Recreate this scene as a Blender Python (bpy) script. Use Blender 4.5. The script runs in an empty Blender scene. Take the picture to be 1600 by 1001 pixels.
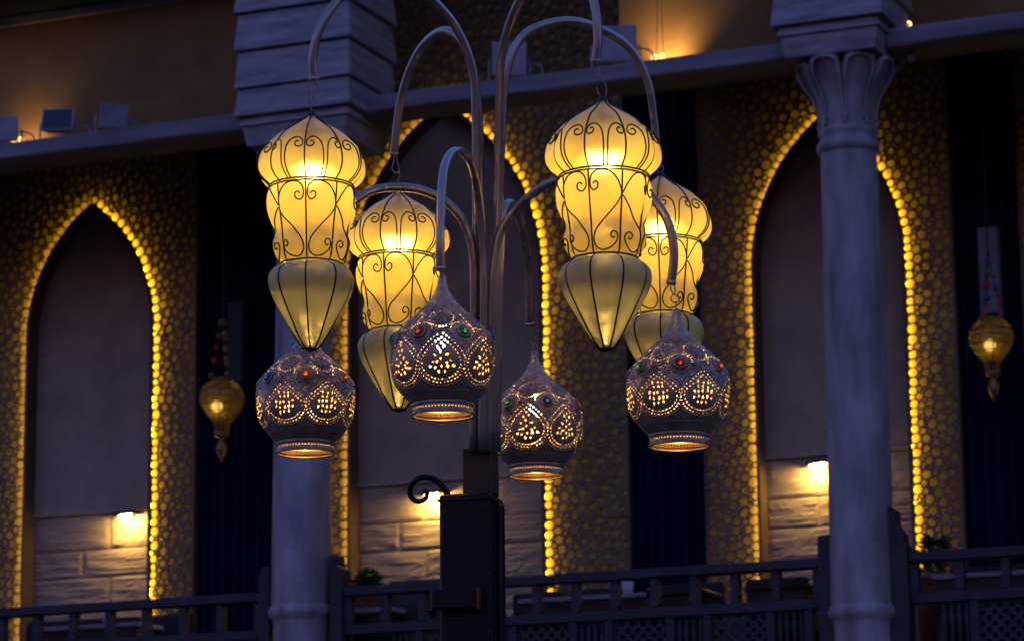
import bpy, bmesh, math, random
import numpy as np
from mathutils import Vector, Matrix

random.seed(7)
rng = np.random.default_rng(11)
SC = bpy.context.scene
COL = SC.collection
PI = math.pi

# ------------------------------------------------------------------ camera
F = 4730.0                                   # focal length in photo pixels (1600 wide)
_X = np.array([11530.0, 1110.0, 4730.0]); _X /= np.linalg.norm(_X)
_Z = np.array([-245.0, 22700.0, -4730.0]); _Z /= np.linalg.norm(_Z)
_X = _X - _X.dot(_Z) * _Z; _X /= np.linalg.norm(_X)
_Y = np.cross(_Z, _X)
R3 = np.array([_X, _Y, _Z])                  # camera space -> world
CAM = np.array([0.0, 0.0, 1.6])
cam = bpy.data.cameras.new('camera')
cam.sensor_width = 36.0
cam.lens = 36.0 * F / 1600.0
cam.clip_start = 0.1
cam.clip_end = 1000.0
cam.dof.use_dof = True
cam.dof.focus_distance = 6.75
cam.dof.aperture_fstop = 11.0
cam_ob = bpy.data.objects.new('camera', cam)
COL.objects.link(cam_ob)
M = Matrix([list(R3[0]) + [CAM[0]], list(R3[1]) + [CAM[1]], list(R3[2]) + [CAM[2]], [0, 0, 0, 1]])
cam_ob.matrix_world = M
SC.camera = cam_ob

# ------------------------------------------------------------------ dusk sky
world = bpy.data.worlds.new('World')
SC.world = world
world.use_nodes = True
_nt = world.node_tree
_bg = _nt.nodes['Background']
_sky = _nt.nodes.new('ShaderNodeTexSky')
_sky.sky_type = 'NISHITA'
_sky.sun_disc = False
_sky.sun_elevation = math.radians(-2.0)
_sky.sun_rotation = math.radians(0)
_sky.ozone_density = 3.2
_sky.air_density = 1.0
_sky.dust_density = 1.0
_nt.links.new(_sky.outputs[0], _bg.inputs[0])
_bg.inputs[1].default_value = 0.15
SC.view_settings.view_transform = 'Standard'
SC.view_settings.look = 'None'
SC.view_settings.gamma = 1.0
SC.view_settings.exposure = 5.2
SC.cycles.use_denoising = True
SC.cycles.sample_clamp_indirect = 1.0
SC.cycles.max_bounces = 14
SC.cycles.diffuse_bounces = 8
SC.cycles.transmission_bounces = 12
SC.cycles.caustics_reflective = False
SC.cycles.caustics_refractive = False


def ray(px, py):
    v = np.array([(px - 800.0) / F, -(py - 500.5) / F, -1.0])
    return R3 @ v


def P(px, py, Y):
    """the point of the upright plane y = Y that the photo shows at px, py"""
    d = ray(px, py)
    return Vector(CAM + d * ((Y - CAM[1]) / d[1]))


def D(px, py, depth):
    """the point at that distance from the lens"""
    return Vector(CAM + ray(px, py) * depth)


# ------------------------------------------------------------------ materials
def _new(name):
    m = bpy.data.materials.new(name)
    m.use_nodes = True
    return m, m.node_tree, m.node_tree.nodes['Principled BSDF']


def pm(name, c1, c2=None, scale=4.0, rough=0.7, metal=0.0, bump=0.0, bscale=30.0, stretch=(1, 1, 1),
       coat=0.0, rvar=0.1, detail=6.0, spec=0.5, streak=0.0):
    m, nt, b = _new(name)
    c2 = c2 or tuple(x * 0.75 for x in c1)
    tc = nt.nodes.new('ShaderNodeTexCoord')
    mp = nt.nodes.new('ShaderNodeMapping')
    mp.inputs['Scale'].default_value = stretch
    nt.links.new(tc.outputs['Object'], mp.inputs[0])
    n = nt.nodes.new('ShaderNodeTexNoise')
    n.inputs['Scale'].default_value = scale
    n.inputs['Detail'].default_value = detail
    n.inputs['Roughness'].default_value = 0.65
    nt.links.new(mp.outputs[0], n.inputs['Vector'])
    r = nt.nodes.new('ShaderNodeValToRGB')
    r.color_ramp.elements[0].position = 0.32
    r.color_ramp.elements[1].position = 0.68
    r.color_ramp.elements[0].color = (*c2, 1)
    r.color_ramp.elements[1].color = (*c1, 1)
    nt.links.new(n.outputs[0], r.inputs[0])
    if streak:
        mp2 = nt.nodes.new('ShaderNodeMapping')
        mp2.inputs['Scale'].default_value = (1, 1, .16)
        nt.links.new(tc.outputs['Object'], mp2.inputs[0])
        n3 = nt.nodes.new('ShaderNodeTexNoise')
        n3.inputs['Scale'].default_value = 7
        n3.inputs['Detail'].default_value = 7
        nt.links.new(mp2.outputs[0], n3.inputs['Vector'])
        r3 = nt.nodes.new('ShaderNodeValToRGB')
        r3.color_ramp.elements[0].position = 0.36
        r3.color_ramp.elements[1].position = 0.56
        k0 = 1 - streak
        r3.color_ramp.elements[0].color = (k0, k0 * .96, k0 * .92, 1)
        r3.color_ramp.elements[1].color = (1, 1, 1, 1)
        nt.links.new(n3.outputs[0], r3.inputs[0])
        mxs = nt.nodes.new('ShaderNodeMixRGB'); mxs.blend_type = 'MULTIPLY'; mxs.inputs[0].default_value = 1
        nt.links.new(r.outputs[0], mxs.inputs[1]); nt.links.new(r3.outputs[0], mxs.inputs[2])
        nt.links.new(mxs.outputs[0], b.inputs['Base Color'])
    else:
        nt.links.new(r.outputs[0], b.inputs['Base Color'])
    b.inputs['Metallic'].default_value = metal
    b.inputs['Specular IOR Level'].default_value = spec
    mr = nt.nodes.new('ShaderNodeMapRange')
    mr.inputs['To Min'].default_value = max(0.02, rough - rvar)
    mr.inputs['To Max'].default_value = min(1.0, rough + rvar)
    nt.links.new(n.outputs[0], mr.inputs[0])
    nt.links.new(mr.outputs[0], b.inputs['Roughness'])
    if coat:
        b.inputs['Coat Weight'].default_value = coat
        b.inputs['Coat Roughness'].default_value = 0.15
    if bump:
        n2 = nt.nodes.new('ShaderNodeTexNoise')
        n2.inputs['Scale'].default_value = bscale
        n2.inputs['Detail'].default_value = 8
        nt.links.new(mp.outputs[0], n2.inputs['Vector'])
        bp = nt.nodes.new('ShaderNodeBump')
        bp.inputs['Strength'].default_value = min(1.0, bump * 10)
        bp.inputs['Distance'].default_value = bump
        nt.links.new(n2.outputs[0], bp.inputs['Height'])
        nt.links.new(bp.outputs[0], b.inputs['Normal'])
    return m


LS = 0.33                                    # lamp output that goes with the exposure above


def emit(name, color, strength):
    m, nt, b = _new(name)
    b.inputs['Base Color'].default_value = (*color, 1)
    b.inputs['Emission Color'].default_value = (*color, 1)
    b.inputs['Emission Strength'].default_value = strength * LS
    return m


def frosted(name, tint, front, clear, rough=0.45, trans=0.62, clear_share=0.2):
    """blown glass: light comes through scattered, the surface still shines"""
    m, nt, b = _new(name)
    out = nt.nodes['Material Output']
    nt.nodes.remove(b)
    tc = nt.nodes.new('ShaderNodeTexCoord')
    n = nt.nodes.new('ShaderNodeTexNoise')
    n.inputs['Scale'].default_value = 11
    n.inputs['Detail'].default_value = 6
    nt.links.new(tc.outputs['Object'], n.inputs['Vector'])
    r = nt.nodes.new('ShaderNodeValToRGB')
    r.color_ramp.elements[0].position = 0.3
    r.color_ramp.elements[1].position = 0.7
    r.color_ramp.elements[0].color = (tint[0] * 0.78, tint[1] * 0.66, tint[2] * 0.5, 1)
    r.color_ramp.elements[1].color = (*tint, 1)
    nt.links.new(n.outputs[0], r.inputs[0])
    tr = nt.nodes.new('ShaderNodeBsdfTranslucent')
    nt.links.new(r.outputs[0], tr.inputs[0])
    df = nt.nodes.new('ShaderNodeBsdfDiffuse')
    df.inputs[0].default_value = (*front, 1)
    rf = nt.nodes.new('ShaderNodeBsdfRefraction')
    rf.inputs['Color'].default_value = (*clear, 1)
    rf.inputs['Roughness'].default_value = rough
    rf.inputs['IOR'].default_value = 1.15
    gl = nt.nodes.new('ShaderNodeBsdfGlossy')
    gl.inputs['Roughness'].default_value = 0.12
    fr = nt.nodes.new('ShaderNodeFresnel')
    fr.inputs[0].default_value = 1.45
    n2 = nt.nodes.new('ShaderNodeTexNoise')
    n2.inputs['Scale'].default_value = 26
    n2.inputs['Detail'].default_value = 3
    nt.links.new(tc.outputs['Object'], n2.inputs['Vector'])
    bp = nt.nodes.new('ShaderNodeBump')
    bp.inputs['Strength'].default_value = 0.35
    bp.inputs['Distance'].default_value = 0.012
    nt.links.new(n2.outputs[0], bp.inputs['Height'])
    for q in (tr, df, gl):
        nt.links.new(bp.outputs[0], q.inputs['Normal'])
    m1 = nt.nodes.new('ShaderNodeMixShader'); m1.inputs[0].default_value = 1 - trans
    nt.links.new(tr.outputs[0], m1.inputs[1]); nt.links.new(df.outputs[0], m1.inputs[2])
    m2 = nt.nodes.new('ShaderNodeMixShader'); m2.inputs[0].default_value = clear_share
    nt.links.new(m1.outputs[0], m2.inputs[1]); nt.links.new(rf.outputs[0], m2.inputs[2])
    m3 = nt.nodes.new('ShaderNodeMixShader')
    hf = nt.nodes.new('ShaderNodeMath'); hf.operation = 'MULTIPLY'; hf.inputs[1].default_value = 0.6
    nt.links.new(fr.outputs[0], hf.inputs[0])
    nt.links.new(hf.outputs[0], m3.inputs[0])
    nt.links.new(m2.outputs[0], m3.inputs[1]); nt.links.new(gl.outputs[0], m3.inputs[2])
    nt.links.new(m3.outputs[0], out.inputs[0])
    return m


MT = {
    'stone': pm('weathered_plaster', (0.48, 0.45, 0.44), (0.22, 0.20, 0.20), 6.0, 0.85, bump=0.012, bscale=13, stretch=(1, 1, .28), detail=9, streak=.33),
    'board': pm('painted_board', (0.42, 0.40, 0.40), (0.16, 0.15, 0.16), 6.0, 0.8, bump=0.012, bscale=16, stretch=(.5, .5, 3)),
    'beam': pm('weathered_beam', (0.27, 0.25, 0.27), (0.13, 0.12, 0.13), 5.0, 0.85, bump=0.006, bscale=22, stretch=(.25, 1, 2.2)),
    'plaster': pm('niche_plaster', (0.50, 0.37, 0.25), (0.33, 0.24, 0.16), 2.4, 0.9, bump=0.008, bscale=9, detail=9),
    'ashlar': pm('split_face_stone', (0.40, 0.33, 0.25), (0.27, 0.21, 0.15), 5.0, 0.9, bump=0.012, bscale=12, stretch=(.4, 1, 2.4)),
    'upper': pm('upper_render', (0.27, 0.15, 0.045), (0.17, 0.09, 0.026), 2.6, 0.9, bump=0.005, bscale=12),
    'plate': pm('screen_board', (0.23, 0.155, 0.095), (0.15, 0.10, 0.06), 3.0, 0.75),
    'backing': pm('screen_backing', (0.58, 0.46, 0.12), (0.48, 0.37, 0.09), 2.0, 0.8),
    'reveal': pm('arch_reveal', (0.16, 0.105, 0.06), (0.11, 0.07, 0.04), 5, 0.6),
    'curtain': pm('black_velvet', (0.010, 0.012, 0.045), (0.005, 0.006, 0.024), 3, 0.95, spec=0.1),
    'rail': pm('dark_rail', (0.05, 0.042, 0.046), (0.022, 0.018, 0.02), 7, 0.75, bump=0.003, bscale=20),
    'floor': pm('terrace_floor', (0.12, 0.10, 0.09), (0.08, 0.07, 0.06), 2, 0.8),
    'ground': pm('paving', (0.06, 0.055, 0.05), (0.04, 0.037, 0.035), 1.2, 0.85, bump=0.004, bscale=9),
    'dark': pm('dark_soffit', (0.03, 0.025, 0.022), (0.02, 0.017, 0.015), 3, 0.9),
    'steel': pm('bronzed_tube', (0.46, 0.38, 0.325), (0.27, 0.215, 0.185), 9, 0.28, 0.62, stretch=(1, 1, .2), rvar=.1),
    'post': pm('navy_paint', (0.004, 0.005, 0.012), (0.0015, 0.002, 0.006), 8, 0.34, 0.0, bump=0.0015, bscale=22, stretch=(2, 2, .3), rvar=.16, spec=.2),
    'collar': pm('bronze_sheet', (0.06, 0.036, 0.028), (0.03, 0.02, 0.018), 6, 0.5, 0.0, stretch=(2, 2, .3), spec=.25),
    'iron': pm('black_wire', (0.020, 0.015, 0.012), (0.012, 0.009, 0.008), 20, 0.5, 0.3),
    'hook': pm('galvanised_wire', (0.40, 0.36, 0.34), (0.22, 0.2, 0.19), 20, 0.4, 0.6),
    'brass': pm('aged_silver_brass', (0.58, 0.42, 0.28), (0.24, 0.165, 0.11), 18, 0.32, 0.45, bump=0.0006, bscale=120, rvar=.16),
    'flood': pm('flood_housing', (0.38, 0.38, 0.42), (0.22, 0.22, 0.25), 9, 0.5),
    'flood_dark': pm('flood_glass', (0.02, 0.025, 0.03), (0.015, 0.02, 0.02), 5, 0.15),
    'red': pm('rust_edge', (0.16, 0.04, 0.02), (0.09, 0.025, 0.015), 20, 0.6),
    'cloth': pm('pale_cloth', (0.55, 0.55, 0.58), (0.45, 0.45, 0.48), 6, 0.9),
    'seat': pm('dark_upholstery', (0.016, 0.012, 0.014), (0.009, 0.007, 0.009), 8, 0.8),
    'enamel': pm('white_enamel', (0.75, 0.72, 0.66), (0.65, 0.62, 0.56), 10, 0.5),
    'wood': pm('dark_wood', (0.05, 0.03, 0.02), (0.03, 0.018, 0.012), 5, 0.5),
    'leaf': pm('leaf_green', (0.05, 0.11, 0.035), (0.025, 0.06, 0.02), 12, 0.6),
    'pot': pm('clay_pot', (0.20, 0.09, 0.05), (0.14, 0.06, 0.035), 12, 0.8),
    'box_grey': pm('grey_casing', (0.20, 0.20, 0.22), (0.12, 0.12, 0.13), 14, 0.5),
    'oldbrass': pm('old_brass', (0.35, 0.24, 0.09), (0.2, 0.13, 0.05), 20, 0.45, 0.8),
    'glass': frosted('honey_glass', (1.0, 0.76, 0.17), (0.93, 0.74, 0.25), (1.0, 0.80, 0.30), rough=0.75, trans=0.52),
    'drop': frosted('pale_honey_glass', (1.0, 0.88, 0.33), (0.97, 0.84, 0.38), (1.0, 0.84, 0.36), rough=0.75, trans=0.5),
    'globe': frosted('amber_globe', (0.42, 0.26, 0.04), (0.10, 0.065, 0.02), (0.8, 0.62, 0.3), rough=0.05, clear_share=0.3),
    'bulb': emit('bulb_glow', (1.0, 0.77, 0.36), 4.0),
    'bulb_pierced': emit('bulb_glow_pierced', (1.0, 0.66, 0.20), 14.0),
    'bulb_globe': emit('bulb_glow_globe', (1.0, 0.80, 0.45), 0.3),
    'strip': emit('led_strip', (1.0, 0.60, 0.04), 2.1),
    'wall_lens': emit('wall_lamp_lens', (1.0, 0.60, 0.14), 44.0),
    'up_lens': emit('uplight_lens', (1.0, 0.60, 0.16), 0.35),
}
for k, c in (('gem_red', (0.42, 0.04, 0.02)), ('gem_orange', (0.80, 0.16, 0.02)), ('gem_green', (0.06, 0.30, 0.05)),
             ('gem_blue', (0.04, 0.09, 0.22)), ('gem_pink', (0.42, 0.10, 0.08))):
    m, nt, b = _new(k)
    b.inputs['Base Color'].default_value = (*c, 1)
    b.inputs['Roughness'].default_value = 0.18
    out = nt.nodes['Material Output']
    tr = nt.nodes.new('ShaderNodeBsdfTranslucent')
    tr.inputs[0].default_value = (min(1, c[0] * 1.5), min(1, c[1] * 1.5), min(1, c[2] * 1.5), 1)
    mx = nt.nodes.new('ShaderNodeMixShader'); mx.inputs[0].default_value = 0.22
    nt.links.new(b.outputs[0], mx.inputs[1]); nt.links.new(tr.outputs[0], mx.inputs[2])
    nt.links.new(mx.outputs[0], out.inputs[0])
    MT[k] = m


# ------------------------------------------------------------------ object helpers
def mesh(name, verts, faces, mat, smooth=False, auto=None):
    me = bpy.data.meshes.new(name)
    me.from_pydata([tuple(v) for v in verts], [], [tuple(f) for f in faces])
    me.materials.append(MT[mat])
    if smooth:
        me.polygons.foreach_set('use_smooth', [True] * len(me.polygons))
    me.update()
    return me


def link(name, me, parent=None):
    o = bpy.data.objects.new(name, me)
    COL.objects.link(o)
    if parent is not None:
        o.parent = parent
    return o


def tag(o, label=None, cat=None, group=None, kind=None):
    if label: o['label'] = label
    if cat: o['category'] = cat
    if group: o['group'] = group
    if kind: o['kind'] = kind
    return o


def thing(name, loc, label, cat, group=None, rz=0.0):
    o = bpy.data.objects.new(name, None)
    o.empty_display_size = 0.1
    COL.objects.link(o)
    o.location = loc
    o.rotation_euler = (0, 0, rz)
    return tag(o, label, cat, group)


class MB:
    """collects shapes for one mesh; coordinates are taken relative to `o`"""
    def __init__(s, o=(0, 0, 0)):
        s.v, s.f, s.o = [], [], Vector(o)

    def add(s, vs, fs):
        k = len(s.v)
        s.v += [Vector(v) - s.o for v in vs]
        s.f += [tuple(i + k for i in f) for f in fs]

    def box(s, x0, x1, y0, y1, z0, z1, bev=0.0):
        if bev:
            bm = bmesh.new()
            bmesh.ops.create_cube(bm, size=1.0)
            for v in bm.verts:
                v.co = ((x0 + x1) / 2 + v.co.x * (x1 - x0), (y0 + y1) / 2 + v.co.y * (y1 - y0), (z0 + z1) / 2 + v.co.z * (z1 - z0))
            bmesh.ops.bevel(bm, geom=list(bm.edges), offset=bev, segments=1, affect='EDGES')
            bm.verts.index_update()
            s.add([v.co.copy() for v in bm.verts], [[v.index for v in f.verts] for f in bm.faces])
            bm.free()
            return s
        s.add([(x0, y0, z0), (x1, y0, z0), (x1, y1, z0), (x0, y1, z0), (x0, y0, z1), (x1, y0, z1), (x1, y1, z1), (x0, y1, z1)],
              [(0, 3, 2, 1), (4, 5, 6, 7), (0, 1, 5, 4), (1, 2, 6, 5), (2, 3, 7, 6), (3, 0, 4, 7)])
        return s

    def tube(s, pts, r, n=8, cap=True, closed=False):
        pts = [Vector(p) for p in pts]
        m = len(pts)
        rs = r if isinstance(r, (list, tuple)) else [r] * m
        tang = []
        for i in range(m):
            if closed:
                t = pts[(i + 1) % m] - pts[i - 1]
            else:
                t = pts[min(i + 1, m - 1)] - pts[max(i - 1, 0)]
            tang.append(t.normalized())
        ref = Vector((0, 0, 1)) if abs(tang[0].z) < 0.9 else Vector((1, 0, 0))
        nrm = (ref - tang[0] * ref.dot(tang[0])).normalized()
        vs, fs = [], []
        for i in range(m):
            nrm = (nrm - tang[i] * nrm.dot(tang[i])).normalized()
            bn = tang[i].cross(nrm)
            for k in range(n):
                a = 2 * PI * k / n
                vs.append(pts[i] + (nrm * math.cos(a) + bn * math.sin(a)) * rs[i])
        for i in range(m if closed else m - 1):
            j = (i + 1) % m
            for k in range(n):
                k2 = (k + 1) % n
                fs.append((i * n + k, i * n + k2, j * n + k2, j * n + k))
        if cap and not closed:
            fs.append(tuple(range(n))[::-1])
            fs.append(tuple((m - 1) * n + k for k in range(n)))
        s.add(vs, fs)
        return s

    def lathe(s, prof, n=32, c=(0, 0, 0), fn=None, cap=False):
        """prof: (r, z); fn(r, z, theta) -> r"""
        vs, fs = [], []
        for (r, z) in prof:
            for k in range(n):
                a = 2 * PI * k / n
                rr = fn(r, z, a) if fn else r
                vs.append((c[0] + rr * math.cos(a), c[1] + rr * math.sin(a), c[2] + z))
        for i in range(len(prof) - 1):
            for k in range(n):
                k2 = (k + 1) % n
                fs.append((i * n + k, (i + 1) * n + k, (i + 1) * n + k2, i * n + k2))
        if cap:
            fs.append(tuple(range(n)))
            fs.append(tuple((len(prof) - 1) * n + k for k in range(n))[::-1])
        s.add(vs, fs)
        return s

    def prism(s, poly, y0, y1):
        n = len(poly)
        vs = [(x, y0, z) for x, z in poly] + [(x, y1, z) for x, z in poly]
        fs = [tuple(range(n)), tuple(range(n, 2 * n))[::-1]]
        for i in range(n):
            j = (i + 1) % n
            fs.append((i, i + n, j + n, j))
        s.add(vs, fs)
        return s

    def mesh(s, name, mat, smooth=False):
        return mesh(name, s.v, s.f, mat, smooth)

    def build(s, name, mat, parent=None, smooth=False):
        return link(name, s.mesh(name, mat, smooth), parent)


def spline(pts, per=8, closed=False):
    """Catmull-Rom through the points (tuples of any length)"""
    p = [np.array(q, float) for q in pts]
    out = []
    n = len(p)
    for i in range(n - 1):
        p0 = p[max(i - 1, 0)]; p1 = p[i]; p2 = p[i + 1]; p3 = p[min(i + 2, n - 1)]
        if i == 0: p0 = 2 * p1 - p2
        if i == n - 2: p3 = 2 * p2 - p1
        for k in range(per):
            t = k / per
            out.append(0.5 * ((2 * p1) + (p2 - p0) * t + (2 * p0 - 5 * p1 + 4 * p2 - p3) * t * t + (3 * p1 - p0 - 3 * p2 + p3) * t ** 3))
    out.append(p[-1])
    return out


# ------------------------------------------------------------------ levels of the place
YF = 18.0                    # plane of the columns
YB = 19.7                    # face of the pierced screens behind the gallery
rail_top = P(800, 902, YF).z
floor_z = rail_top - 1.05
beam_bot = P(800, 147, YF - 0.12).z
beam_top = beam_bot + 0.117
XL, XR = P(-260, 500, YF).x - 22, P(1860, 500, YF).x + 26
TOP = P(800, -420, YF).z

# ground and terrace
g = MB((0, 0, 0))
g.add([(-300, -300, 0), (300, -300, 0), (300, 300, 0), (-300, 300, 0)], [(0, 1, 2, 3)])
tag(g.build('ground', 'ground'), kind='structure')
tag(MB().box(XL, XR, YF - 0.45, YB + 0.6, floor_z - 0.3, floor_z).build('terrace_floor', 'floor'), kind='structure')
tag(MB().box(XL, XR, YF - 0.2, YF + 0.2, 0.0, floor_z - 0.304).build('lower_wall', 'stone'),
    'plain plastered wall below the terrace with the balustrade', 'wall', kind='structure')


# ------------------------------------------------------------------ pierced screens
class Arch:
    def __init__(s, pl, pr, py_spring, py_apex, Y):
        a = P(pl, py_spring, Y); b = P(pr, py_spring, Y)
        s.cx = (a.x + b.x) / 2; s.w = (b.x - a.x) / 2
        mid = (pl + pr) / 2
        s.zs = P(mid, py_spring, Y).z
        s.ha = P(mid, py_apex, Y).z - s.zs
        s.R = (s.ha ** 2 + s.w ** 2) / (2 * s.w)

    def outline(s, z0, n=22, off=0.0):
        """left foot, over the apex, right foot"""
        w, R = s.w + off, s.R + off
        ha = math.sqrt(max(1e-6, 2 * R * w - w * w)) if off else s.ha
        pts = [(s.cx - w, z0), (s.cx - w, s.zs)]
        a1 = math.atan2(ha, R - w)
        for i in range(1, n + 1):
            a = a1 * i / n
            pts.append((s.cx - w + R - R * math.cos(a), s.zs + R * math.sin(a)))
        return pts + [(2 * s.cx - x, z) for x, z in pts[::-1][1:]]

    def near(s, x, z):
        """signed distance to the arch edge, nearest point and outward normal (positive outside the niche)"""
        sg = 1 if x >= s.cx else -1
        u = abs(x - s.cx)
        if z <= s.zs:
            return u - s.w, (s.cx + sg * s.w, z), (sg, 0)
        ccx = s.w - s.R
        dx, dz = u - ccx, z - s.zs
        l = math.hypot(dx, dz)
        a_max = math.atan2(s.ha, -ccx)
        if math.atan2(dz, dx) > a_max:
            nx, nz = u, z - (s.zs + s.ha)
            ll = math.hypot(nx, nz) + 1e-9
            return ll, (s.cx, s.zs + s.ha), (sg * nx / ll, nz / ll)
        return l - s.R, (s.cx + sg * (ccx + dx / l * s.R), s.zs + dz / l * s.R), (sg * dx / l, dz / l)


def clip(poly, nx, nz, c):
    """keep the side where nx*x + nz*z <= c"""
    out = []
    for i in range(len(poly)):
        a, b = poly[i], poly[(i + 1) % len(poly)]
        da = nx * a[0] + nz * a[1] - c
        db = nx * b[0] + nz * b[1] - c
        if da <= 0: out.append(a)
        if (da < 0) != (db < 0) and abs(da - db) > 1e-12:
            t = da / (da - db)
            out.append((a[0] + (b[0] - a[0]) * t, a[1] + (b[1] - a[1]) * t))
    return out


def holed_plate(sites, limits, inset, depth, Y, origin, extra=None):
    """a board with a rounded hole in the cell of each site (x, z, r)"""
    S = np.array(sites)
    vs, fs = [], []
    x0, x1, z0, z1 = limits
    for i, (x, z, r) in enumerate(sites):
        poly = [(x - .16, z - .16), (x + .16, z - .16), (x + .16, z + .16), (x - .16, z + .16)]
        d2 = (S[:, 0] - x) ** 2 + (S[:, 1] - z) ** 2
        cand = np.nonzero(d2 < 0.03)[0]
        for j in cand[np.argsort(d2[cand])][1:26]:
            if d2[j] > 0.09: break
            xj, zj, rj = sites[j]
            c = (xj * xj + zj * zj - rj * rj - x * x - z * z + r * r) / 2
            poly = clip(poly, xj - x, zj - z, c)
            if len(poly) < 3: break
        if len(poly) < 3: continue
        for nx, nz, c in ((-1, 0, -x0), (1, 0, x1), (0, -1, -z0), (0, 1, z1)):
            poly = clip(poly, nx, nz, c)
            if len(poly) < 3: break
        if len(poly) >= 3 and extra:
            h = extra(x, z)
            if h: poly = clip(poly, *h)
        # drop tiny edges
        q = []
        for p in poly:
            if not q or math.hypot(p[0] - q[-1][0], p[1] - q[-1][1]) > 0.002: q.append(p)
        if len(q) > 1 and math.hypot(q[0][0] - q[-1][0], q[0][1] - q[-1][1]) <= 0.002: q.pop()
        poly = q
        n = len(poly)
        if n < 3: continue
        cx = sum(p[0] for p in poly) / n; cz = sum(p[1] for p in poly) / n
        rin = 1e9
        for k in range(n):
            a, b = poly[k], poly[(k + 1) % n]
            L = math.hypot(b[0] - a[0], b[1] - a[1])
            rin = min(rin, abs((b[0] - a[0]) * (a[1] - cz) - (a[0] - cx) * (b[1] - a[1])) / L)
        ins = inset
        if extra and extra(x, z, .055): ins = inset * .62
        sc = min(0.93, max(0.25, 1 - ins / max(rin, 1e-4)))
        inn = [(cx + (p[0] - cx) * sc, cz + (p[1] - cz) * sc) for p in poly]
        for _ in range(2):
            t = []
            for k in range(len(inn)):
                a, b = inn[k], inn[(k + 1) % len(inn)]
                t.append((a[0] * .75 + b[0] * .25, a[1] * .75 + b[1] * .25))
                t.append((a[0] * .25 + b[0] * .75, a[1] * .25 + b[1] * .75))
            inn = t
        rc = rin * max(sc, .3) * 1.02
        t = []
        for p in inn:
            l = math.hypot(p[0] - cx, p[1] - cz) + 1e-9
            k = .6 + .4 * rc / l
            t.append((cx + (p[0] - cx) * k, cz + (p[1] - cz) * k))
        inn = t
        out = []
        for k in range(n):
            a, b = poly[k], poly[(k + 1) % n]
            for t in range(4):
                out.append((a[0] + (b[0] - a[0]) * t / 4, a[1] + (b[1] - a[1]) * t / 4))
        m = 4 * n
        base = len(vs)
        # 4*n rounded points follow edge k between a quarter and three quarters, so start one step back
        vs += [(p[0], Y, p[1]) for p in out]
        vs += [(p[0], Y, p[1]) for p in inn]
        vs += [(p[0], Y + depth, p[1]) for p in inn]
        for k in range(m):
            k2 = (k + 1) % m
            fs.append((base + k, base + k2, base + m + k2, base + m + k))
            fs.append((base + m + k, base + m + k2, base + 2 * m + k2, base + 2 * m + k))
    b = MB(origin)
    b.add(vs, fs)
    return b


def scatter(arch, limits):
    x0, x1, z0, z1 = limits
    sites = []
    # one row hugging the arch, then big and small ones in between
    for side in (-1, 1):
        ol = arch.outline(z0, 40)
        half = ol[:len(ol) // 2 + 1] if side < 0 else ol[len(ol) // 2:][::-1]
        seg = [math.hypot(half[i + 1][0] - half[i][0], half[i + 1][1] - half[i][1]) for i in range(len(half) - 1)]
        L = sum(seg)
        t = 0.02
        while t < L - 0.03:
            r = random.choice((0.036, 0.039, 0.033, 0.041, 0.020, 0.030))
            t += r
            a = 0
            k = 0
            while k < len(seg) - 1 and a + seg[k] < t:
                a += seg[k]; k += 1
            u = min(1, (t - a) / seg[k])
            px = half[k][0] + (half[k + 1][0] - half[k][0]) * u
            pz = half[k][1] + (half[k + 1][1] - half[k][1]) * u
            d, q, nrm = arch.near(px, pz)
            sites.append((px + nrm[0] * (r * .95 + .008), pz + nrm[1] * (r * .95 + .008), r))
            t += r * 0.80
    sites = [s for s in sites if x0 + .01 < s[0] < x1 - .01]
    A = (x1 - x0) * (z1 - z0)
    G = .09
    grid = {}
    for q in sites:
        grid.setdefault((int(q[0] // G), int(q[1] // G)), []).append(q)
    for (ra, rb, tries, k) in ((.031, .038, int(A * 1800), .93), (.021, .029, int(A * 3200), .9), (.012, .018, int(A * 6500), .86)):
        for _ in range(tries):
            r = random.uniform(ra, rb)
            x, z = random.uniform(x0 + r * .6, x1 - r * .6), random.uniform(z0 + r * .6, z1 - r * .6)
            gx, gz = int(x // G), int(z // G)
            ok = True
            for i in (gx - 1, gx, gx + 1):
                for j in (gz - 1, gz, gz + 1):
                    for (a, c, e) in grid.get((i, j), ()):
                        if (a - x) ** 2 + (c - z) ** 2 < ((e + r) * k) ** 2:
                            ok = False
                            break
                    if not ok: break
                if not ok: break
            if not ok or arch.near(x, z)[0] < r * .9 + .012: continue
            q = (x, z, r)
            sites.append(q)
            grid.setdefault((gx, gz), []).append(q)
    return sites


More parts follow.
